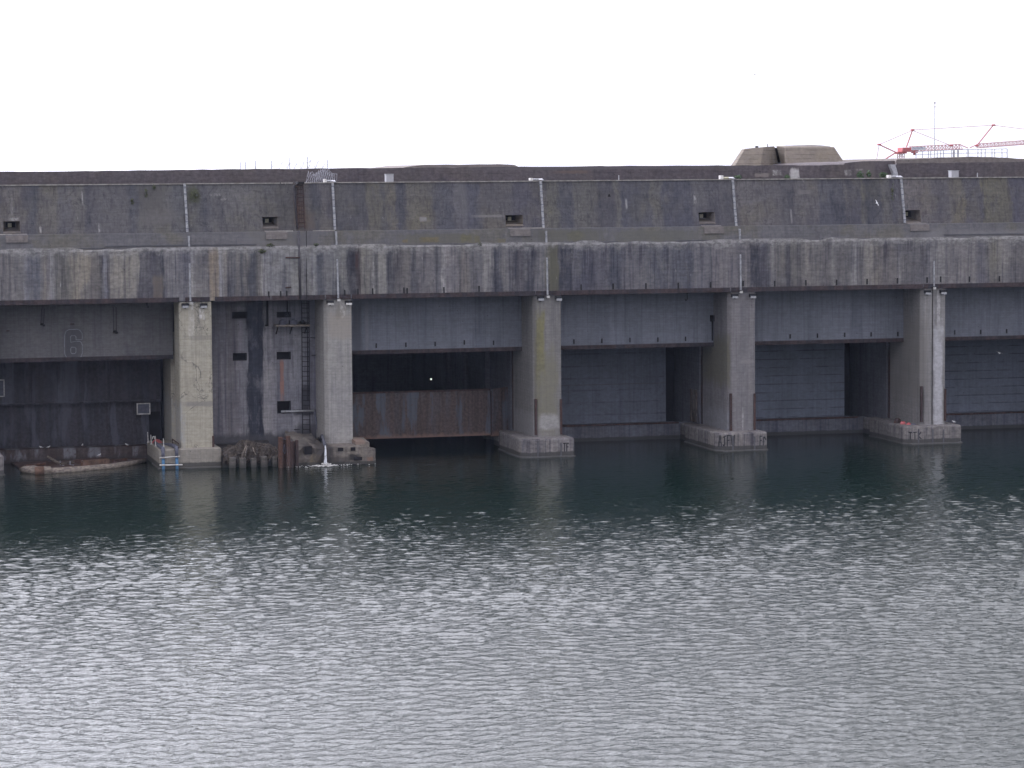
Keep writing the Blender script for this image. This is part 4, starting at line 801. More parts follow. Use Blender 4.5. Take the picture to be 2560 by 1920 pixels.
# soil and ivy below the wall, behind the heap
def pile(px0, px1, ytop, yb, mat, lab, rope):
    x0, x1 = X(px0, -2.4, 1150), X(px1, -2.4, 1150); zt = at(px0, ytop, -2.4)[2]; w_ = x1-x0
    t = empty('sheet_pile', ((x0+x1)/2, -2.3, 0), lab, 'sheet pile', 'rusty sheet piles')
    b = MB(); b.box(x0, x0+w_*0.34, -2.5, -2.1, -1, zt-0.06); b.build('flange', mat, t)
    b = MB(); b.box(x1-w_*0.34, x1, -2.5, -2.1, -1, zt); b.build('flange', mat, t)
    b = MB(); b.box(x0+w_*0.34, x1-w_*0.34, -2.2, -2.1, -1, zt-0.1); b.build('web', M['darkrust'], t)
    return t
pile(697, 726, 1091, 1170, M['rust'], 'tallest rust red sheet pile, with a blue rope hooked over it', True)
pile(727, 746, 1101, 1168, M['darkrust'], 'shorter darker sheet pile to the right of the roped one', False)
p = at(713, 1098, -2.3); q = at(712, 1134, -2.3); b = MB(); b.tube([(p[0]-0.06,-2.26,p[2]),(p[0]+0.08,-2.27,p[2]-0.05),(q[0]+0.09,-2.28,q[2]+0.1),(q[0],-2.28,q[2]),(q[0]-0.1,-2.28,q[2]+0.15),(p[0]-0.06,-2.26,p[2]-0.35)], 0.035, 6); o = b.build('rope', M['hose'], smooth=True); tag(o, 'pale blue rope loop hanging inside the tallest sheet pile', 'rope')
xr0, xr1 = X(746, -1.8, 1150), X(815, -1.8, 1150)
o = rough_block('quay_block', [(xr0,-1.75),(xr1,-1.75),(xr1,3.75),(xr0,3.75)], -1, [1.35,1.1,1.7,1.9], M['rubble'], 9, 0.1, 5); o.data.materials[0] = rubble(tuple(o.location)); tag(o, 'broken tan quay block with a square hole, between sheet piles and waterfall', 'quay block')
p = at(772, 1125, -1.9); b = MB(); b.box(p[0]-0.28, p[0]+0.22, -1.9, -1.6, p[2]-0.3, p[2]+0.25); b.build('hole', M['window'], o)
# foot of the pale pillar
xb0, xb1 = X(816, -2, 1150), X(941, -2, 1150)
pbm = [q for q in bpy.data.objects if q.name.startswith('pillar')][2]
o = rough_block('pier_base', [(xb0,-1.95),(X(895,-2,1150),-1.98),(xb1-0.18,-1.95),(xb1,-1.7),(xb1,1.2),(X(915,-1,1110),1.6),(X(900,-1,1110),3.0),(xb0,3.0)], -1, [1.22,1.2,1.12,1.0,0.95,1.3,1.5,1.35], M['rubble'], 12, 0.05, 4, parent=pbm)
b = MB(); b.add([], []); xs_ = X(884, -0.5, 1100)
b.prism([(xs_,-1.2),(X(918,-0.5,1100),-1.0),(X(926,-0.5,1100),-0.2),(X(915,0,1100),1.0),(xs_,1.0)], 0.9, 1, [1.5,1.42,1.3,1.55,1.62]); b.build('broken_slab', M['rubble'], o)
for pa, pb, ya, yb in [(845,858,1119,1128),(877,888,1118,1127),(885,905,1142,1151),(840,854,1160,1166),(878,890,1160,1167),(905,918,1160,1167)]:
    a, c = at(pa, yb, -2.02), at(pb, ya, -2.02); b = MB(); b.box(a[0], c[0], -2.06, -1.75, a[2], c[2]); b.build('socket', M['window'], o)
# ------------------------------------------------------------------ water outlet
t = empty('outfall_pipe', (X(795,3.5,1060), 3.4, 1.6), 'thin grey pipe running from the lowest window down to the waterfall spout', 'pipe')
a, c, d, e, f_ = at(703,1029,3.62), at(786,1027,3.6), at(798,1096,3.3), at(800,1101,2.2), at(811,1108,-2.05)
b = MB(); b.tube([(a[0],3.62,a[2]),(c[0],3.62,c[2])], 0.075, 8); b.build('feed_pipe', M['galv'], t, smooth=True)
b = MB(); b.tube([(c[0],3.62,c[2]),(d[0],3.4,d[2])], 0.06, 8); b.build('down_pipe', M['hose'], t, smooth=True)
b = MB(); b.tube([(d[0],3.35,d[2]+0.05),e,((e[0]+f_[0])/2,0.1,f_[2]+0.33),f_,(f_[0]+0.02,-2.2,f_[2]-0.16)], 0.11, 8); b.build('spout', M['steel'], t, smooth=True)
t = NT('falling_water'); nn = t.noise(t.scl(9, 9, 2.2), 1.0, 5, 0.7)
t.put(t.bsdf.inputs['Alpha'], t.rng(nn, 0.34, 0.5)); M['fall'] = t.done((0.72, 0.74, 0.8, 1), 0.35)
b = MB(); zz = f_[2]-0.15; b.tube([(f_[0]+0.02,-2.22,zz),(f_[0]+0.02,-2.34,zz-0.3),(f_[0],-2.4,zz-0.8),(f_[0]-0.03,-2.43,0.02)], [0.045,0.06,0.085,0.13], 12, caps=False)
o = b.build('waterfall', M['fall'], smooth=True); tag(o, 'thin white jet of water falling from the pipe beside the pale pillar', 'waterfall'); o['kind'] = 'stuff'
b = MB(); g = random.Random(77)
for k in range(330):
    u = abs(g.gauss(0, 1)); a_ = g.uniform(0, 2*math.pi); rx, ry = u*(0.42 if k < 170 else 1.3), u*(0.3 if k < 170 else 0.45)
    x, y = f_[0]+math.cos(a_)*rx-(0.0 if k < 170 else 0.15), -2.45+math.sin(a_)*ry-0.1
    if y > -2.1: y = -2.12-g.random()*0.3
    r0 = g.uniform(0.02, 0.075)*(1 if k < 170 else 0.6); z = 0.05+(0.16*g.random() if k < 170 and u < 0.8 else 0.02*g.random())
    b.add([(x+r0*math.cos(q*math.pi/2)*1.5, y+r0*math.sin(q*math.pi/2), z) for q in range(4)]+[(x, y, z+r0*0.7),(x, y, z-r0*0.7)], [(0,1,4),(1,2,4),(2,3,4),(3,0,4),(1,0,5),(2,1,5),(3,2,5),(0,3,5)])
o = b.build('foam', M['white'], smooth=True); tag(o, 'white splashing foam where the jet hits the basin water', 'foam'); o['kind'] = 'stuff'
# ------------------------------------------------------------------ ladders and pipes on the infill wall
def ladder(name, lab, rails, rungs_n, r, mat, cage=None):
    (a0, a1), (b0, b1) = rails; mid = ((Vector(a1)+Vector(b1))/2)
    t = empty(name, mid, lab, 'ladder', 'iron ladders on the bunker')
    for p, q in rails:
        mb = MB(); mb.tube([p, q], r, 6); mb.build('rail', mat, t)
    for k in range(rungs_n):
        f = (k+0.5)/rungs_n; mb = MB(); mb.tube([Vector(a0).lerp(Vector(a1), f), Vector(b0).lerp(Vector(b1), f)], r*0.75, 5); mb.build('rung', mat, t)
    return t
y = 3.62
l1 = ladder('wall_ladder', 'tall dark iron ladder from the water up to the platform on the infill wall', [(at(754,752,y), at(757,1104,y)), (at(772,752,y), at(775,1104,y))], 29, 0.03, M['black'])
b = MB(); b.tube([at(767.5, 752, 3.7), at(770, 1000, 3.7)], 0.03, 6); b.build('stay', M['black'], l1)
a, c = at(684, 813, 3.8), at(769, 812, 3.8)
t = empty('wall_platform', ((a[0]+c[0])/2, 3.4, a[2]), 'narrow platform with pale edge fixed high on the infill wall beside the ladder', 'platform')
b = MB(); b.box(a[0], c[0], 2.7, 3.797, a[2]-0.07, a[2]+0.06); b.build('slab', M['log'], t)
for px in (690, 725, 762):
    x = X(px, 3.7, 815); b = MB(); b.bar((x, 3.75, a[2]-0.6), (x, 2.85, a[2]-0.08), 0.06); b.build('bracket', M['black'], t)
for k, (px, py, s_, mt, nm, lab) in enumerate([(707,803,0.16,'hose','junk_box','blue grey box of junk on the left of the wall platform'),(733,801,0.18,'hose','junk_box','blue grey box of junk near the middle of the wall platform'),(757,803,0.12,'black','junk_box','small black box on the right of the wall platform by the ladder')]):
    p = at(px, py, 3.3); b = MB(); b.box(p[0]-s_*1.4, p[0]+s_*1.4, 3.1, 3.5, a[2]+0.06, a[2]+0.06+s_*1.6); b.box(p[0]-s_*0.5, p[0]+s_*0.6, 3.15, 3.4, a[2]+0.06+s_*1.6, a[2]+0.06+s_*2.4); o = b.build(nm, M[mt], bevel=0.03); tag(o, lab, 'box', 'junk on the wall platform')
p, q = at(718, 752, 3.5), at(718, 789, 3.5); b = MB(); b.tube([(p[0],3.5,p[2]),(p[0],3.5,q[2])], 0.045, 6); b.box(p[0]-0.1, p[0]+0.1, 3.42, 3.58, q[2]-0.12, q[2]+0.02); o = b.build('hanging_hook', M['black']); tag(o, 'black hook hanging from the soffit above the wall platform', 'hook')
p, q = at(668, 752, 3.6), at(668, 812, 3.6); b = MB(); b.box(p[0]-0.06, p[0]+0.06, 3.55, 3.797, q[2], p[2]); b.box(p[0]-0.16, p[0]+0.06, 3.55, 3.797, q[2]-0.08, q[2]); o = b.build('cable_duct', M['black']); tag(o, 'dark vertical cable duct on the infill wall left of the platform', 'duct')
# ladder, hoop cage and pipe on the outer face
yy = lambda z: yU(z)-0.12
def onface(px, py, dy=0.12):
    p = at(px, py, 1.3); y = yU(p[2])-dy; return at(px, py, y)
l2 = ladder('cage_ladder', 'rusty caged ladder climbing the upper wall to the roof', [(onface(742,458), onface(746,572)), (onface(757,458), onface(762,572))], 11, 0.04, M['darkrust'])
for k in range(5):
    f = k/4; p = Vector(onface(742,466)).lerp(Vector(onface(745,555)), f); q = Vector(onface(757,466)).lerp(Vector(onface(761,555)), f)
    cxx = (p+q)/2; w_ = (q-p).length/2+0.08; b = MB(); b.tube([cxx+Vector((-w_*math.cos(a_), -0.65*math.sin(a_), 0)) for a_ in [math.pi*j/8 for j in range(9)]], 0.022, 5); b.build('hoop', M['darkrust'], l2)
for px in (746, 751.5, 756):
    p, q = onface(px,466,0.6), onface(px+3.5,555,0.6); b = MB(); b.tube([p, q], 0.018, 5); b.build('cage_bar', M['darkrust'], l2)
p = at(741,455,1.2); q = at(758,455,1.2); b = MB(); b.box(p[0], q[0], 0.7, 1.6, p[2]-0.12, p[2]+0.02); b.build('landing', M['black'], l2)
t = empty('service_pipe', at(750, 740, -0.1), 'dark vertical service pipe running down both walls beside the caged ladder', 'pipe')
b = MB(); b.tube([at(738,462,1.5), onface(735,466,0.08), onface(744,572,0.08)], 0.075, 8); b.build('upper_pipe', M['hosedark'], t, smooth=True)
b = MB(); p, q = at(747,577,0.0), at(751,748,-0.08); b.tube([(p[0],0.1,p[2]),(q[0],-0.1,q[2])], 0.085, 8); b.build('lower_pipe', M['hosedark'], t, smooth=True)
b = MB(); p, q = at(766,577,0.08), at(767,748,-0.08); b.tube([(p[0],0.08,p[2]),(q[0],-0.08,q[2])], 0.022, 6); o = b.build('wall_cable', M['black']); tag(o, 'thin dark cable down the lower wall right of the service pipe', 'cable')
p, q = at(714,644,-0.1), at(750,644,-0.1); b = MB(); b.tube([p, q], 0.05, 6); o = b.build('iron_bar', M['darkrust']); tag(o, 'long iron bar sticking out sideways from the service pipe', 'bar')
p, q = at(714,719,-0.05), at(728,718,-0.05); b = MB(); b.tube([p, q], 0.045, 6); o = b.build('iron_bar', M['darkrust']); tag(o, 'short iron bar near the bottom of the lower wall left of the service pipe', 'bar')
for (pa, ya, pb, yb, lab) in [(776,844,790,845,'upper thin iron stub beside the tall wall ladder'),(779,888,797,888,'lower thin iron stub beside the tall wall ladder'),(735,1074,749,1073,'iron stub low on the infill wall left of the ladder foot')]:
    b = MB(); b.tube([at(pa,ya,3.7), at(pb,yb,3.7)], 0.03, 5); o = b.build('iron_stub', M['black']); tag(o, lab, 'bar')
# hanging cables and hooks on the numbered lintel
for k, (pa, ya, pb, yb, lab) in enumerate([(283,768,288,828,'long double cable with a hook hanging right of the painted 6'),(104,772,106,810,'short double cable with a hook hanging left of the painted 6')]):
    p, q = at(pa,ya,3.4), at(pb,yb,3.4); t = empty('hanging_cable', p, lab, 'cable')
    for s in (-1, 1):
        b = MB(); b.tube([(p[0]+s*0.1+0.1,3.42,p[2]),(q[0]+s*0.09,3.42,q[2])], 0.018, 5); b.build('line', M['black'], t)
    b = MB(); b.box(q[0]-0.13, q[0]+0.1, 3.3, 3.46, q[2]-0.08, q[2]+0.06); b.box(q[0]+0.02, q[0]+0.18, 3.33, 3.43, q[2]-0.16, q[2]-0.02); b.build('hook', M['black'], t, bevel=0.02)
for px, py, s_, lab in [(20,827,0.09,'small rusty plate on the lintel at the far left'),(181,810,0.11,'small rusty plate on the lintel just above the painted 6')]:
    p = at(px,py,3.46); b = MB(); b.box(p[0]-s_*1.2, p[0]+s_*1.2, 3.42, 3.497, p[2]-s_*0.5, p[2]+s_*0.5); o = b.build('iron_plate', M['darkrust'], bevel=0.01); tag(o, lab, 'plate', 'small plates on the numbered lintel')
p = at(369,752,-0.1); b = MB(); b.box(p[0]-0.06,p[0]+0.06,0.3,0.5,p[2]-0.35,p[2]); b.box(p[0]-0.02,p[0]+0.14,0.3,0.45,p[2]-0.5,p[2]-0.35); o = b.build('soffit_hook', M['black']); tag(o, 'black hook under the beam soffit just left of the tan pillar', 'hook')
p = at(1719,744,0.5); b = MB(); b.tube([(p[0],0.6,p[2]+0.35),(p[0]+0.02,0.6,p[2]-0.1),(p[0]-0.1,0.6,p[2]-0.22),(p[0]-0.16,0.6,p[2]-0.08)], 0.04, 6); o = b.build('soffit_hook', M['black']); tag(o, 'small black hook under the beam soffit in the middle pen on the right', 'hook')
p = at(1782,796,3.2); b = MB(); b.box(p[0]-0.12,p[0]+0.14,3.2,3.5,p[2]-0.22,p[2]+0.22); b.box(p[0]-0.02,p[0]+0.04,3.25,3.4,p[2]-1.6,p[2]-0.22); o = b.build('switch_box', M['black'], bevel=0.02); tag(o, 'dark switch box with cable at the lintel end beside the grey pillar', 'box')
# ------------------------------------------------------------------ blue pipes and posts on the tan base
def bluepipe(px, py0, pym, py1, lab):
    y = -0.82; a, m_, c = at(px,py0,y), at(px,pym,y), at(px,py1,y)
    t = empty('suction_pipe', (a[0], y, 0), lab, 'pipe', 'blue pipes on the tan base')
    b = MB(); b.tube([(a[0],y,a[2]),(a[0],y,m_[2])], 0.115, 10); b.build('upper_sleeve', M['hose'], t, smooth=True)
    b = MB(); b.tube([(a[0],y,m_[2]+0.02),(a[0]+0.02,y,-0.6)], 0.105, 10); b.build('blue_pipe', M['blue'], t, smooth=True)
    b = MB(); b.tube([(a[0],y,m_[2]+0.06),(a[0],y,m_[2]-0.02)], 0.135, 10); b.build('collar', M['galv'], t, smooth=True)
bluepipe(407.5, 1124, 1146, 1188, 'left blue pipe going into the water at the tan pillar base')
bluepipe(441.5, 1121, 1143, 1192, 'right blue pipe going into the water at the tan pillar base')
for k, (pts_, lab) in enumerate([([(388,1107,4.0),(394,1112,2.4),(401,1117,0.6),(406.5,1121,-0.5),(407.5,1126,-0.82)], 'grey hose curving over the tan base to the left blue pipe'), ([(406,1112,3.6),(418,1112,2.6),(432,1114,1.0),(440,1118,-0.4),(441.5,1123,-0.82)], 'grey hose curving over the tan base to the right blue pipe')]):
    b = MB(); b.tube([at(*q) for q in pts_], 0.14, 8); o = b.build('hose', M['hose'], smooth=True); tag(o, lab, 'hose', 'hoses on the tan base')
for k, (pa, pb, ya, yb, lab) in enumerate([(399,449,1144.5,1141,'thin upper white bar across the two blue pipes'),(399,456,1163,1162,'thicker lower white bar across the two blue pipes')]):
    b = MB(); b.tube([at(pa,ya,-0.99), at(pb,yb,-0.99)], 0.035+0.015*k, 6); o = b.build('cross_bar', M['white']); tag(o, lab, 'bar', 'white bars across the blue pipes')
for k, (px, pa, pb, y, lab) in enumerate([(369,1080,1113,4.6,'tallest thin white post at the back of the tan base'),(377,1087,1119,3.2,'thin white post between the tallest one and the looped rope'),(388,1090,1122,1.8,'thin white post with a rope looped over it on the tan base'),(408.5,1096,1125,-0.35,'thin white post at the front of the tan base by a blue pipe')]):
    a, c = at(px,pa,y), at(px+1.5,pb,y); b = MB(); b.tube([(c[0],y,1.3),(a[0],y,a[2])], 0.03, 6); b.tube([(c[0],y,1.3),(c[0],y,1.36)], 0.07, 6); o = b.build('rail_post', M['white']); tag(o, lab, 'post', 'posts on the tan base')
b = MB(); b.tube([at(381,1098,1.75),at(382,1092,1.75),at(385,1091,1.75),at(386,1097,1.72),at(389,1094,1.75),at(388,1100,1.75)], 0.03, 6); o = b.build('rope', M['white'], smooth=True); tag(o, 'white rope looped round a post on the tan base', 'rope')
b = MB(); p = at(393,1109,4.4); b.add([(p[0]-0.35,4.2,1.3),(p[0]+0.35,4.2,1.3),(p[0]+0.35,4.7,1.3),(p[0]-0.35,4.7,1.3),(p[0]-0.2,4.3,1.52),(p[0]+0.1,4.3,1.46),(p[0]+0.2,4.6,1.5),(p[0]-0.1,4.6,1.58)], [(0,1,5,4),(1,2,6,5),(2,3,7,6),(3,0,4,7),(4,5,6,7)]); o = b.build('cloth', M['red'], smooth=True); tag(o, 'crumpled red cloth behind the grey hoses on the tan base', 'cloth')
b = MB(); b.tube([at(431,1098,2.0), at(447,1109,-0.3)], 0.04, 6); b.tube([at(431,1098,2.0), at(431.5,1113,2.0)], 0.035, 6); b.tube([at(447,1109,-0.3), at(447.5,1122,-0.3)], 0.035, 6); o = b.build('hand_rail', M['darkrust']); tag(o, 'short rusty handrail against the side of the tan pillar', 'rail')
# litter on the right hand base
x0, zb = X(2205, 1.5, 1054), ZBASE
for k, (px, py, y, sx, sz, mt, nm, lab, cat) in enumerate([(2244,1051,2.2,0.55,0.36,'darkrust','tarpaulin','dark folded tarpaulin behind the red cloths on the streaked pillar base','tarpaulin'),(2257,1054,1.2,0.42,0.2,'red','cloth','dark red cloth next to the folded tarpaulin on the streaked pillar base','cloth'),(2271,1057,0.6,0.3,0.16,'red','cloth','bright red cloth at the front of the streaked pillar base','cloth'),(2284,1058,0.5,0.4,0.1,'hose','cloth','blue grey cloth right of the bright red one','cloth')]):
    p = at(px,py,y); b = MB(); g = random.Random(k+50); n = 9
    ring = [(p[0]+sx*0.6*math.cos(q*2*math.pi/n)*g.uniform(0.75,1.1), y+sx*0.35*math.sin(q*2*math.pi/n), zb) for q in range(n)]
    r2 = [(p[0]+(a[0]-p[0])*0.72, y+(a[1]-y)*0.7, zb+sz*g.uniform(0.5,1.0)) for a in ring]
    b.add(ring+r2+[(p[0]+0.05, y, zb+sz)], [(q,(q+1) % n,n+(q+1) % n,n+q) for q in range(n)]+[(n+q,n+(q+1) % n,2*n) for q in range(n)]); o = b.build(nm, M[mt], smooth=True); tag(o, lab, cat)
p = at(2385,1061,0.5); gull('gull', (p[0], 0.5, zb), 2.8, 'white gull standing at the right end of the streaked pillar base')
# graffiti strokes on the pier bases: letters drawn as polylines in a unit box
GL = {'A': [[(0,0),(0.45,1),(0.9,0)],[(0.2,0.4),(0.7,0.4)]], 'J': [[(0.1,0.15),(0.35,0),(0.55,0.2),(0.55,0.9)],[(0.2,0.85),(0.9,0.95)]], 'F': [[(0.1,0),(0.15,1),(0.8,1)],[(0.12,0.5),(0.6,0.55)]], 'V': [[(0,1),(0.3,0.1),(0.55,0.7),(0.8,0),(0.95,1)]], 'T': [[(0.45,0),(0.45,1)],[(0.1,1),(0.85,1)]], 'K': [[(0.1,0),(0.1,1)],[(0.8,1),(0.15,0.45),(0.85,0)]], 'r': [[(0.1,0),(0.15,0.9)],[(0.15,0.7),(0.5,0.9),(0.85,0.6)]]}
def graffiti(word, px0, px1, py0, py1, by0, base):
    a, c = at(px0,py1,by0), at(px1,py0,by0); w_ = (c[0]-a[0])/len(word); h = c[2]-a[2]; b = MB()
    for k, ch in enumerate(word):
        for ln in GL[ch]: strokes(b, [[(a[0]+w_*(k+u*0.86), 0, a[2]+h*v) for u, v in ln]], by0-0.006, 0.075, px=False)
    b.build('graffiti', M['spray'], base)
bases = {}
for i in (3,4,5):
    for o in bpy.data.objects:
        if o.name.startswith('pier_base') and o.parent and abs(o.data.vertices[0].co.x-BASES[i][0]) < 1.2: bases[i] = o
graffiti('AJFV', 1796, 1838, 1088, 1116, BASES[4][2], bases[4]); graffiti('Fr', 1899, 1917, 1090, 1113, BASES[4][2], bases[4])
graffiti('TTK', 2271, 2306, 1080, 1098, BASES[5][2], bases[5])
graffiti('TF', 1408, 1424, 1108, 1128, BASES[3][2], bases[3])
# ------------------------------------------------------------------ things on the roof ledge
def cabinet(pa, pb, ya, yb, lab):
    y = 3.2; a, c = at(pa,yb,y), at(pb,ya,y); t = empty('steel_cabinet', ((a[0]+c[0])/2,y+0.3,ZD), lab, 'cabinet', 'grey cabinets on the ledge')
    b = MB(); b.box(a[0], c[0], y, y+0.6, ZD+0.04, c[2]-0.04); b.build('case', M['cabinet'], t, bevel=0.02)
    b = MB(); b.box(a[0]-0.03, c[0]+0.03, y-0.04, y+0.64, c[2]-0.04, c[2]); b.build('lid', M['galv'], t)
    b = MB(); b.box(a[0]+0.02, c[0]-0.02, y+0.03, y+0.57, ZD-0.005, ZD+0.04); b.build('plinth', M['black'], t)
cabinet(966, 984, 434.5, 453, 'square grey steel cabinet on the ledge left of the middle of the roof')
cabinet(2379, 2397, 426, 443, 'square grey steel cabinet on the ledge at the far right below the railing')
for k, (pa, pb, ya, yb, cap, lab) in enumerate([(811,831,447.5,456,'white','white pipe box on the ledge inside the wire tangle'),(1326,1349,445,453.5,'white','white pipe box on the ledge straight above the lichen stained pillar'),(1802,1825,438.5,447.5,'pane','cream and white pipe box on the ledge in front of the left turret end'),(2222,2244,437.5,445,'white','white pipe box on the ledge at the foot of the curved roof chute')]):
    y = 2.2; a, c = at(pa,yb,y), at(pb,ya,y); t = empty('pipe_box', ((a[0]+c[0])/2,y,ZD), lab, 'pipe box', 'pipe boxes over the drainpipes')
    b = MB(); b.box(a[0], a[0]+(c[0]-a[0])*0.3, y, y+0.5, ZD-0.006, c[2]); b.build('end_box', M['white'], t, bevel=0.02)
    b = MB(); b.tube([(a[0]+(c[0]-a[0])*0.3,y+0.25,ZD+0.13),(c[0],y+0.25,ZD+0.13)], 0.085, 8); b.build('pipe', M['galv' if k != 2 else 'pane'], t, smooth=True)
    b = MB(); b.tube([(c[0],y+0.25,ZD+0.13),(c[0]+0.05,1.75,ZD+0.14),(c[0]+0.07,1.46,ZD+0.06)], 0.065, 8); b.build('elbow', M['galv'], t, smooth=True)
p = at(1992, 437, 1.9); b = MB(); a = at(1986,456,1.9)
for px, pa, lab in [(2443.5,432,'thin white stake on the ledge right of the far right cabinet'),(1547,438,'thin pale stake on the ledge between the middle pillars')]:
    a, c = at(px,pa,2.5), at(px,446,2.5); b = MB(); b.tube([(a[0],2.5,ZD),(a[0],2.5,a[2])], 0.035, 6); b.tube([(a[0],2.5,ZD),(a[0],2.5,ZD+0.03)], 0.08, 6); o = b.build('stake', M['galv']); tag(o, lab, 'stake')
# razor wire
def coil(x0, x1, y, z, r, turns, seed, mat, lab, squash=1.0):
    g = random.Random(seed); n = turns*14; pts = []
    for k in range(n+1):
        f = k/n; a_ = 2*math.pi*turns*f; rr = r*(1+0.25*math.sin(f*9+seed)+g.uniform(-0.08,0.08))
        pts.append((x0+(x1-x0)*f+0.18*math.sin(a_*0.5+seed)+rr*0.25*math.sin(a_), y+0.6*rr*math.cos(a_), z+rr*squash*(1+math.sin(a_))*0.98))
    b = MB(); b.tube(pts, 0.011, 4); o = b.build('razor_wire', mat); tag(o, lab, 'razor wire', 'coils of razor wire on the roof')
coil(X(772,3.5,450), X(836,3.5,450), 3.6, ZD, 0.40, 26, 3, M['wire'], 'dense grey tangle of razor wire on the ledge in front of the roof parapet', 1.05)
zp = Z(740, 421, 6.4)
coil(X(700,6.4,420), X(815,6.4,420), 6.5, zp, 0.24, 13, 8, M['wire'], 'loose thin coil of razor wire standing on top of the roof parapet')
for k, (px, pa) in enumerate([(600,404.5),(613,405),(638,401.5),(678,401),(724,394),(767.5,391),(818,400)]):
    y = 6.3; a = at(px,pa,y); zb_ = Z(px,423,y); b = MB(); b.tube([(a[0],y,zb_-0.05),(a[0]+0.02,y,a[2])], 0.028, 6)
    if k in (2,3,5): b.tube([(a[0],y,a[2]-0.5),(a[0]+0.25,y,a[2]-0.28)], 0.018, 5)
    o = b.build('fence_post', M['wire'])
    tag(o, ['leftmost thin fence post on the roof parapet','thin fence post just right of the leftmost one on the parapet','short twigged fence post on the parapet left of the ladder','low fence post with a side arm on the parapet left of the ladder','thin tall fence post on the parapet just left of the ladder top','tallest fence post with a side arm right of the ladder top','pale fence post standing out of the wire tangle'][k], 'post', 'fence posts on the roof parapet')
g = random.Random(91)
# plants
def leaves(b, cx, cy, cz, rx, ry, rz, n, size, seed):
    g = random.Random(seed)
    for k in range(n):
        u = Vector((g.gauss(0,1), g.gauss(0,1), g.gauss(0,1))); u.normalize(); u *= g.random()**0.5
        c = Vector((cx+u.x*rx, cy+u.y*ry, max(cz-rz*0.98, cz+u.z*rz))); s_ = size*g.uniform(0.6,1.3)
        a = Vector((g.gauss(0,1), g.gauss(0,1), g.gauss(0,1))).normalized()*s_; d = a.cross(Vector((g.gauss(0,1), g.gauss(0,1), g.gauss(0,1)))).normalized()*s_*0.55
        b.add([c-a, c+d, c+a, c-d], [(0,1,2,3)])
def shrub(px, py, wpx, hpx, y, zb_, seed, lab, mat='leaf', nm='shrub'):
    p = at(px,py,y); rx, rz = wpx/72, hpx/72; t = empty(nm, (p[0], y, zb_), lab, 'plant', 'plants growing on the bunker')
    g = random.Random(seed); b = MB()
    for k in range(max(3, int(wpx/8))): leaves(b, p[0]+g.uniform(-0.6,0.6)*rx, y+g.uniform(-0.2,0.2), zb_+rz*g.uniform(0.5,1.3), rx*0.6, 0.3, rz*g.uniform(0.5,0.9), 70, 0.075, seed*7+k)
    b.build('foliage', M[mat], t)
    b = MB()
    for k in range(3): b.tube([(p[0]+g.uniform(-0.1,0.1), y, zb_-0.02), (p[0]+g.uniform(-0.6,0.6)*rx, y+g.uniform(-0.1,0.1), zb_+rz*1.2)], [0.02,0.008], 5)
    b.build('stem', M['timber'], t)
shrub(1848, 438, 22, 13, 3.6, ZD, 1, 'small green shrub on the ledge below the left turret corner')
shrub(1966, 438, 18, 14, 3.6, ZD, 2, 'small green shrub on the ledge below the gap between the turrets')
shrub(2151, 433, 22, 22, 3.8, ZD, 3, 'green shrub on the ledge below the step in the roof line')
shrub(2172, 430, 9, 22, 3.8, ZD, 4, 'narrow upright green plant between two wider shrubs on the ledge')
shrub(2205, 434, 30, 18, 3.8, ZD, 5, 'widest green shrub on the ledge beside the curved roof chute')
def tuft(px, py, wpx, hpx, y, n, seed, lab):
    p = at(px,py,y); b = MB(); leaves(b, p[0], y-0.05, p[2], wpx/72, 0.07, hpx/72, n, 0.055, seed); o = b.build('wall_plant', M['moss'], loc=p); tag(o, lab, 'plant', 'plants rooted in the wall')
tuft(486,489,24,34,1.18,150,11,'yellow green patch of weeds on the upper wall just right of the left drainpipe')
tuft(331,503,9,16,1.3,60,12,'small green weed on the upper wall at the left of the scar')
tuft(365,482,10,26,1.4,60,13,'thin green weeds on the upper wall over the scarred patch')
tuft(385,468,10,16,1.5,60,14,'small green weeds at the top of the scarred patch')
tuft(655,628,20,10,0.0,90,15,'green weeds on the shoulder of the lower wall left of the service pipe')
tuft(675,613,22,8,0.1,90,16,'green weeds under the ledge band just right of the lower clump')
tuft(790,612,14,7,0.1,60,17,'green weeds under the ledge band right of the service pipe')
tuft(1199,612,12,12,0.08,60,18,'green weeds on the shoulder of the lower wall over the rusted gate')
tuft(2266,604,14,6,0.1,60,19,'green weeds on the shoulder of the lower wall beside the far right joint')
tuft(2231,480,8,60,1.25,90,20,'thin line of weeds along the far right upper drainpipe')
# ------------------------------------------------------------------ railing and mast on the right roof
yr = 12.0
t = empty('roof_railing', (X(2400,yr,395), yr, Z(2400,393,yr)), 'thin pipe railing along the raised roof at the far right', 'railing')
for px, r_, top_ in [(2290,0.03,379),(2306,0.03,378),(2321,0.03,378),(2327,0.03,377.5),(2343,0.03,377),(2352,0.03,376.5),(2359,0.03,376.5),(2379,0.03,375),(2384.5,0.085,374),(2395,0.07,373.5),(2418,0.03,373),(2421.5,0.03,373),(2445,0.03,373),(2453,0.03,373),(2463,0.03,373),(2480,0.03,372.5),(2487,0.03,372.5),(2505,0.03,372.5),(2518,0.035,372)]:
    a, c = at(px,top_,yr), at(px,400,yr); b = MB(); b.tube([(a[0],yr,ZD+0.4),(a[0],yr,a[2])], r_, 6); b.build('post', M['wire'], t)
for pa, ya, pb, yb in [(2290,379,2384,374.5),(2384,374.5,2518,372),(2290,387,2384,383),(2384,383,2518,382)]:
    b = MB(); b.tube([at(pa,ya,yr), at(pb,yb,yr)], 0.024, 6); b.build('rail', M['wire'], t)
a = at(2337,258,14); t = empty('radio_mast', (a[0],14,ZD+0.4), 'very tall thin pale mast standing behind the right hand railing', 'mast')
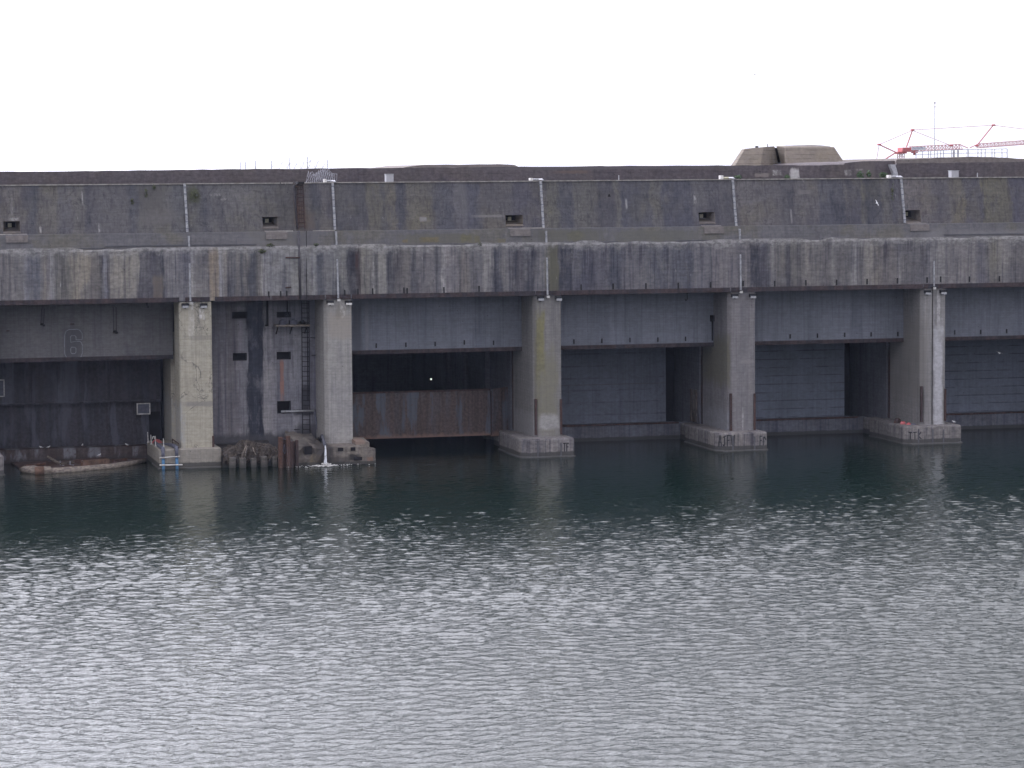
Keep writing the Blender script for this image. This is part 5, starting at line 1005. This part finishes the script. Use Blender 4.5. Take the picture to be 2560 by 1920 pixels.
b = MB(); b.tube([(a[0],14,ZD+0.4),(a[0],14,a[2])], [0.035,0.022], 6); b.build('pole', M['galv'], t)
b = MB(); b.tube([(a[0],14,a[2]-0.05),(a[0],14,a[2]+0.12)], 0.06, 6); b.box(a[0]-0.12,a[0]+0.12,13.97,14.03,a[2]-0.3,a[2]-0.26); b.build('finial', M['galv'], t)
# ------------------------------------------------------------------ tower crane far behind
yc = 150.0
cr = empty('tower_crane', (X(2252,yc,400), yc, 0), 'red tower crane with a white and red jib behind the right end of the roof', 'crane')
cp = lambda px, py, dy=0: at(px, py, yc+dy)
def truss(pa, pb, h0, h1, n, mat, nm, r_=0.055):
    p0, p1 = Vector(cp(*pa)), Vector(cp(*pb)); b = MB()
    ca = [p0+Vector((0,-0.45,0)), p1+Vector((0,-0.45,0))]; cb = [p0+Vector((0,0.45,0)), p1+Vector((0,0.45,0))]
    t0, t1 = p0+Vector((0,0,h0)), p1+Vector((0,0,h1))
    for s in (ca, cb, [t0, t1]): b.tube(s, r_, 5)
    for k in range(n):
        f0, f1 = k/n, (k+1)/n; fm = (f0+f1)/2; tm = t0.lerp(t1, fm)
        for s in (ca, cb): b.tube([s[0].lerp(s[1],f0), tm], r_*0.7, 4); b.tube([tm, s[0].lerp(s[1],f1)], r_*0.7, 4)
        b.tube([ca[0].lerp(ca[1],f0), cb[0].lerp(cb[1],f0)], r_*0.6, 4)
    b.build(nm, mat, cr)
truss((2272,379), (2403,372.5), 0.62, 0.62, 15, M['pink'], 'jib_root')
truss((2445,369.5), (2600,358), 0.5, 0.5, 17, M['pink'], 'jib_outer')
def bars(nm, segs_, r_, mat):
    for a, c in segs_:
        b = MB(); b.tube([cp(*a), cp(*c)], r_, 6); b.build(nm, mat, cr)
bars('strut', [((2266,368),(2281,326)),((2443,363),(2483,313)),((2198,361.5),(2240,381)),((2240,381),(2207,402))], 0.075, M['red'])
bars('strut', [((2403,363),(2420,370)),((2424,370),(2443,361))], 0.055, M['red'])
bars('tie_rod', [((2281,326),(2378,364)),((2198,361.5),(2281,326)),((2281,325),(2483,313)),((2483,313),(2570,324)),((2198,361.5),(2191,402))], 0.035, M['pink'])
for px, py in [(2281.5,325),(2484,313),(2198,361.5),(2443,365),(2378,364)]:
    p = cp(px,py); b = MB(); b.box(p[0]-0.2,p[0]+0.18,yc-0.25,yc+0.25,p[2]-0.1,p[2]+0.12); b.build('sheave', M['red'], cr, bevel=0.05)
p, q = cp(2250,384), cp(2272,369); b = MB(); b.box(p[0],q[0],yc-0.9,yc+0.9,q[2]-0.55,q[2]); b.box(p[0]+0.1,p[0]+0.65,yc-0.8,yc+0.8,p[2],q[2]-0.55); b.box(p[0]-0.5,p[0]+0.1,yc-0.5,yc+0.5,p[2]-0.05,p[2]+0.25); b.build('slewing_platform', M['red'], cr, bevel=0.05)
p = cp(2286,380); b = MB(); b.box(p[0]-0.28,p[0]+0.28,yc-0.5,yc+0.5,p[2]-0.15,p[2]+0.3); b.box(p[0]-0.12,p[0]+0.12,yc-0.2,yc+0.2,p[2]-0.4,p[2]-0.15); b.build('trolley', M['red'], cr, bevel=0.03)
p, q = cp(2275,378), cp(2310,370.5); b = MB(); b.box(p[0],q[0],yc-0.56,yc-0.52,p[2]+0.12,q[2]+0.16); bn = b.build('banner', M['banner'], cr)
b = MB(); g = random.Random(6); n = 9
for k in range(n):
    x = p[0]+0.14+(q[0]-p[0]-0.45)*k/n; w_ = 0.1; z0 = p[2]+0.22+0.012*k; h = 0.28
    b.add([(x,yc-0.566,z0),(x+0.045,yc-0.566,z0),(x+0.045,yc-0.566,z0+h),(x,yc-0.566,z0+h)],[(0,1,2,3)])
    zc = z0+h*(0.78 if k % 3 == 0 else 0.4 if k % 3 == 1 else 0.0); b.add([(x+0.046,yc-0.566,zc),(x+0.12,yc-0.566,zc),(x+0.12,yc-0.566,zc+0.06),(x+0.046,yc-0.566,zc+0.06)],[(0,1,2,3)])
b.build('banner_lettering', M['bannerblue'], bn)
p, q = cp(2246.5,400), cp(2258,384); b = MB()
for sx in (p[0], q[0]):
    for sy in (-0.35, 0.35): b.tube([(sx,yc+sy,0),(sx,yc+sy,q[2])], 0.055, 5)
zz = 10
while zz < q[2]-0.3:
    for sy in (-0.35, 0.35): b.tube([(p[0],yc+sy,zz),(q[0],yc+sy,zz+0.55)], 0.035, 4); b.tube([(q[0],yc+sy,zz),(p[0],yc+sy,zz+0.55)], 0.035, 4)
    zz += 0.55
b.build('mast', M['pink'], cr)
p = cp(2217,402); b = MB(); b.tube([(p[0],yc,p[2]-2),(p[0],yc,cp(2217,395)[2])], 0.06, 5); b.build('stay_post', M['black'], cr)
p = at(1888, 188, 60); gull('gull', p, 2.4, 'tiny distant gull alone high in the white sky', True, 0.9, 0.2)
HAZE = 0.00006
# ------------------------------------------------------------------ thin air over the basin
b = MB(); b.box(-3200, 3200, -1700, 3200, -1.6, 60); o = b.build('haze', None); o['kind'] = 'stuff'
hm = bpy.data.materials.new('thin_haze'); hm.use_nodes = True; ht = hm.node_tree; ht.nodes.clear()
ho = ht.nodes.new('ShaderNodeOutputMaterial'); hv = ht.nodes.new('ShaderNodeVolumePrincipled')
hv.inputs['Color'].default_value = (0.62, 0.74, 1.0, 1); hv.inputs['Density'].default_value = HAZE; hv.inputs['Anisotropy'].default_value = 0.2
ht.links.new(hv.outputs[0], ho.inputs['Volume']); o.data.materials.append(hm)
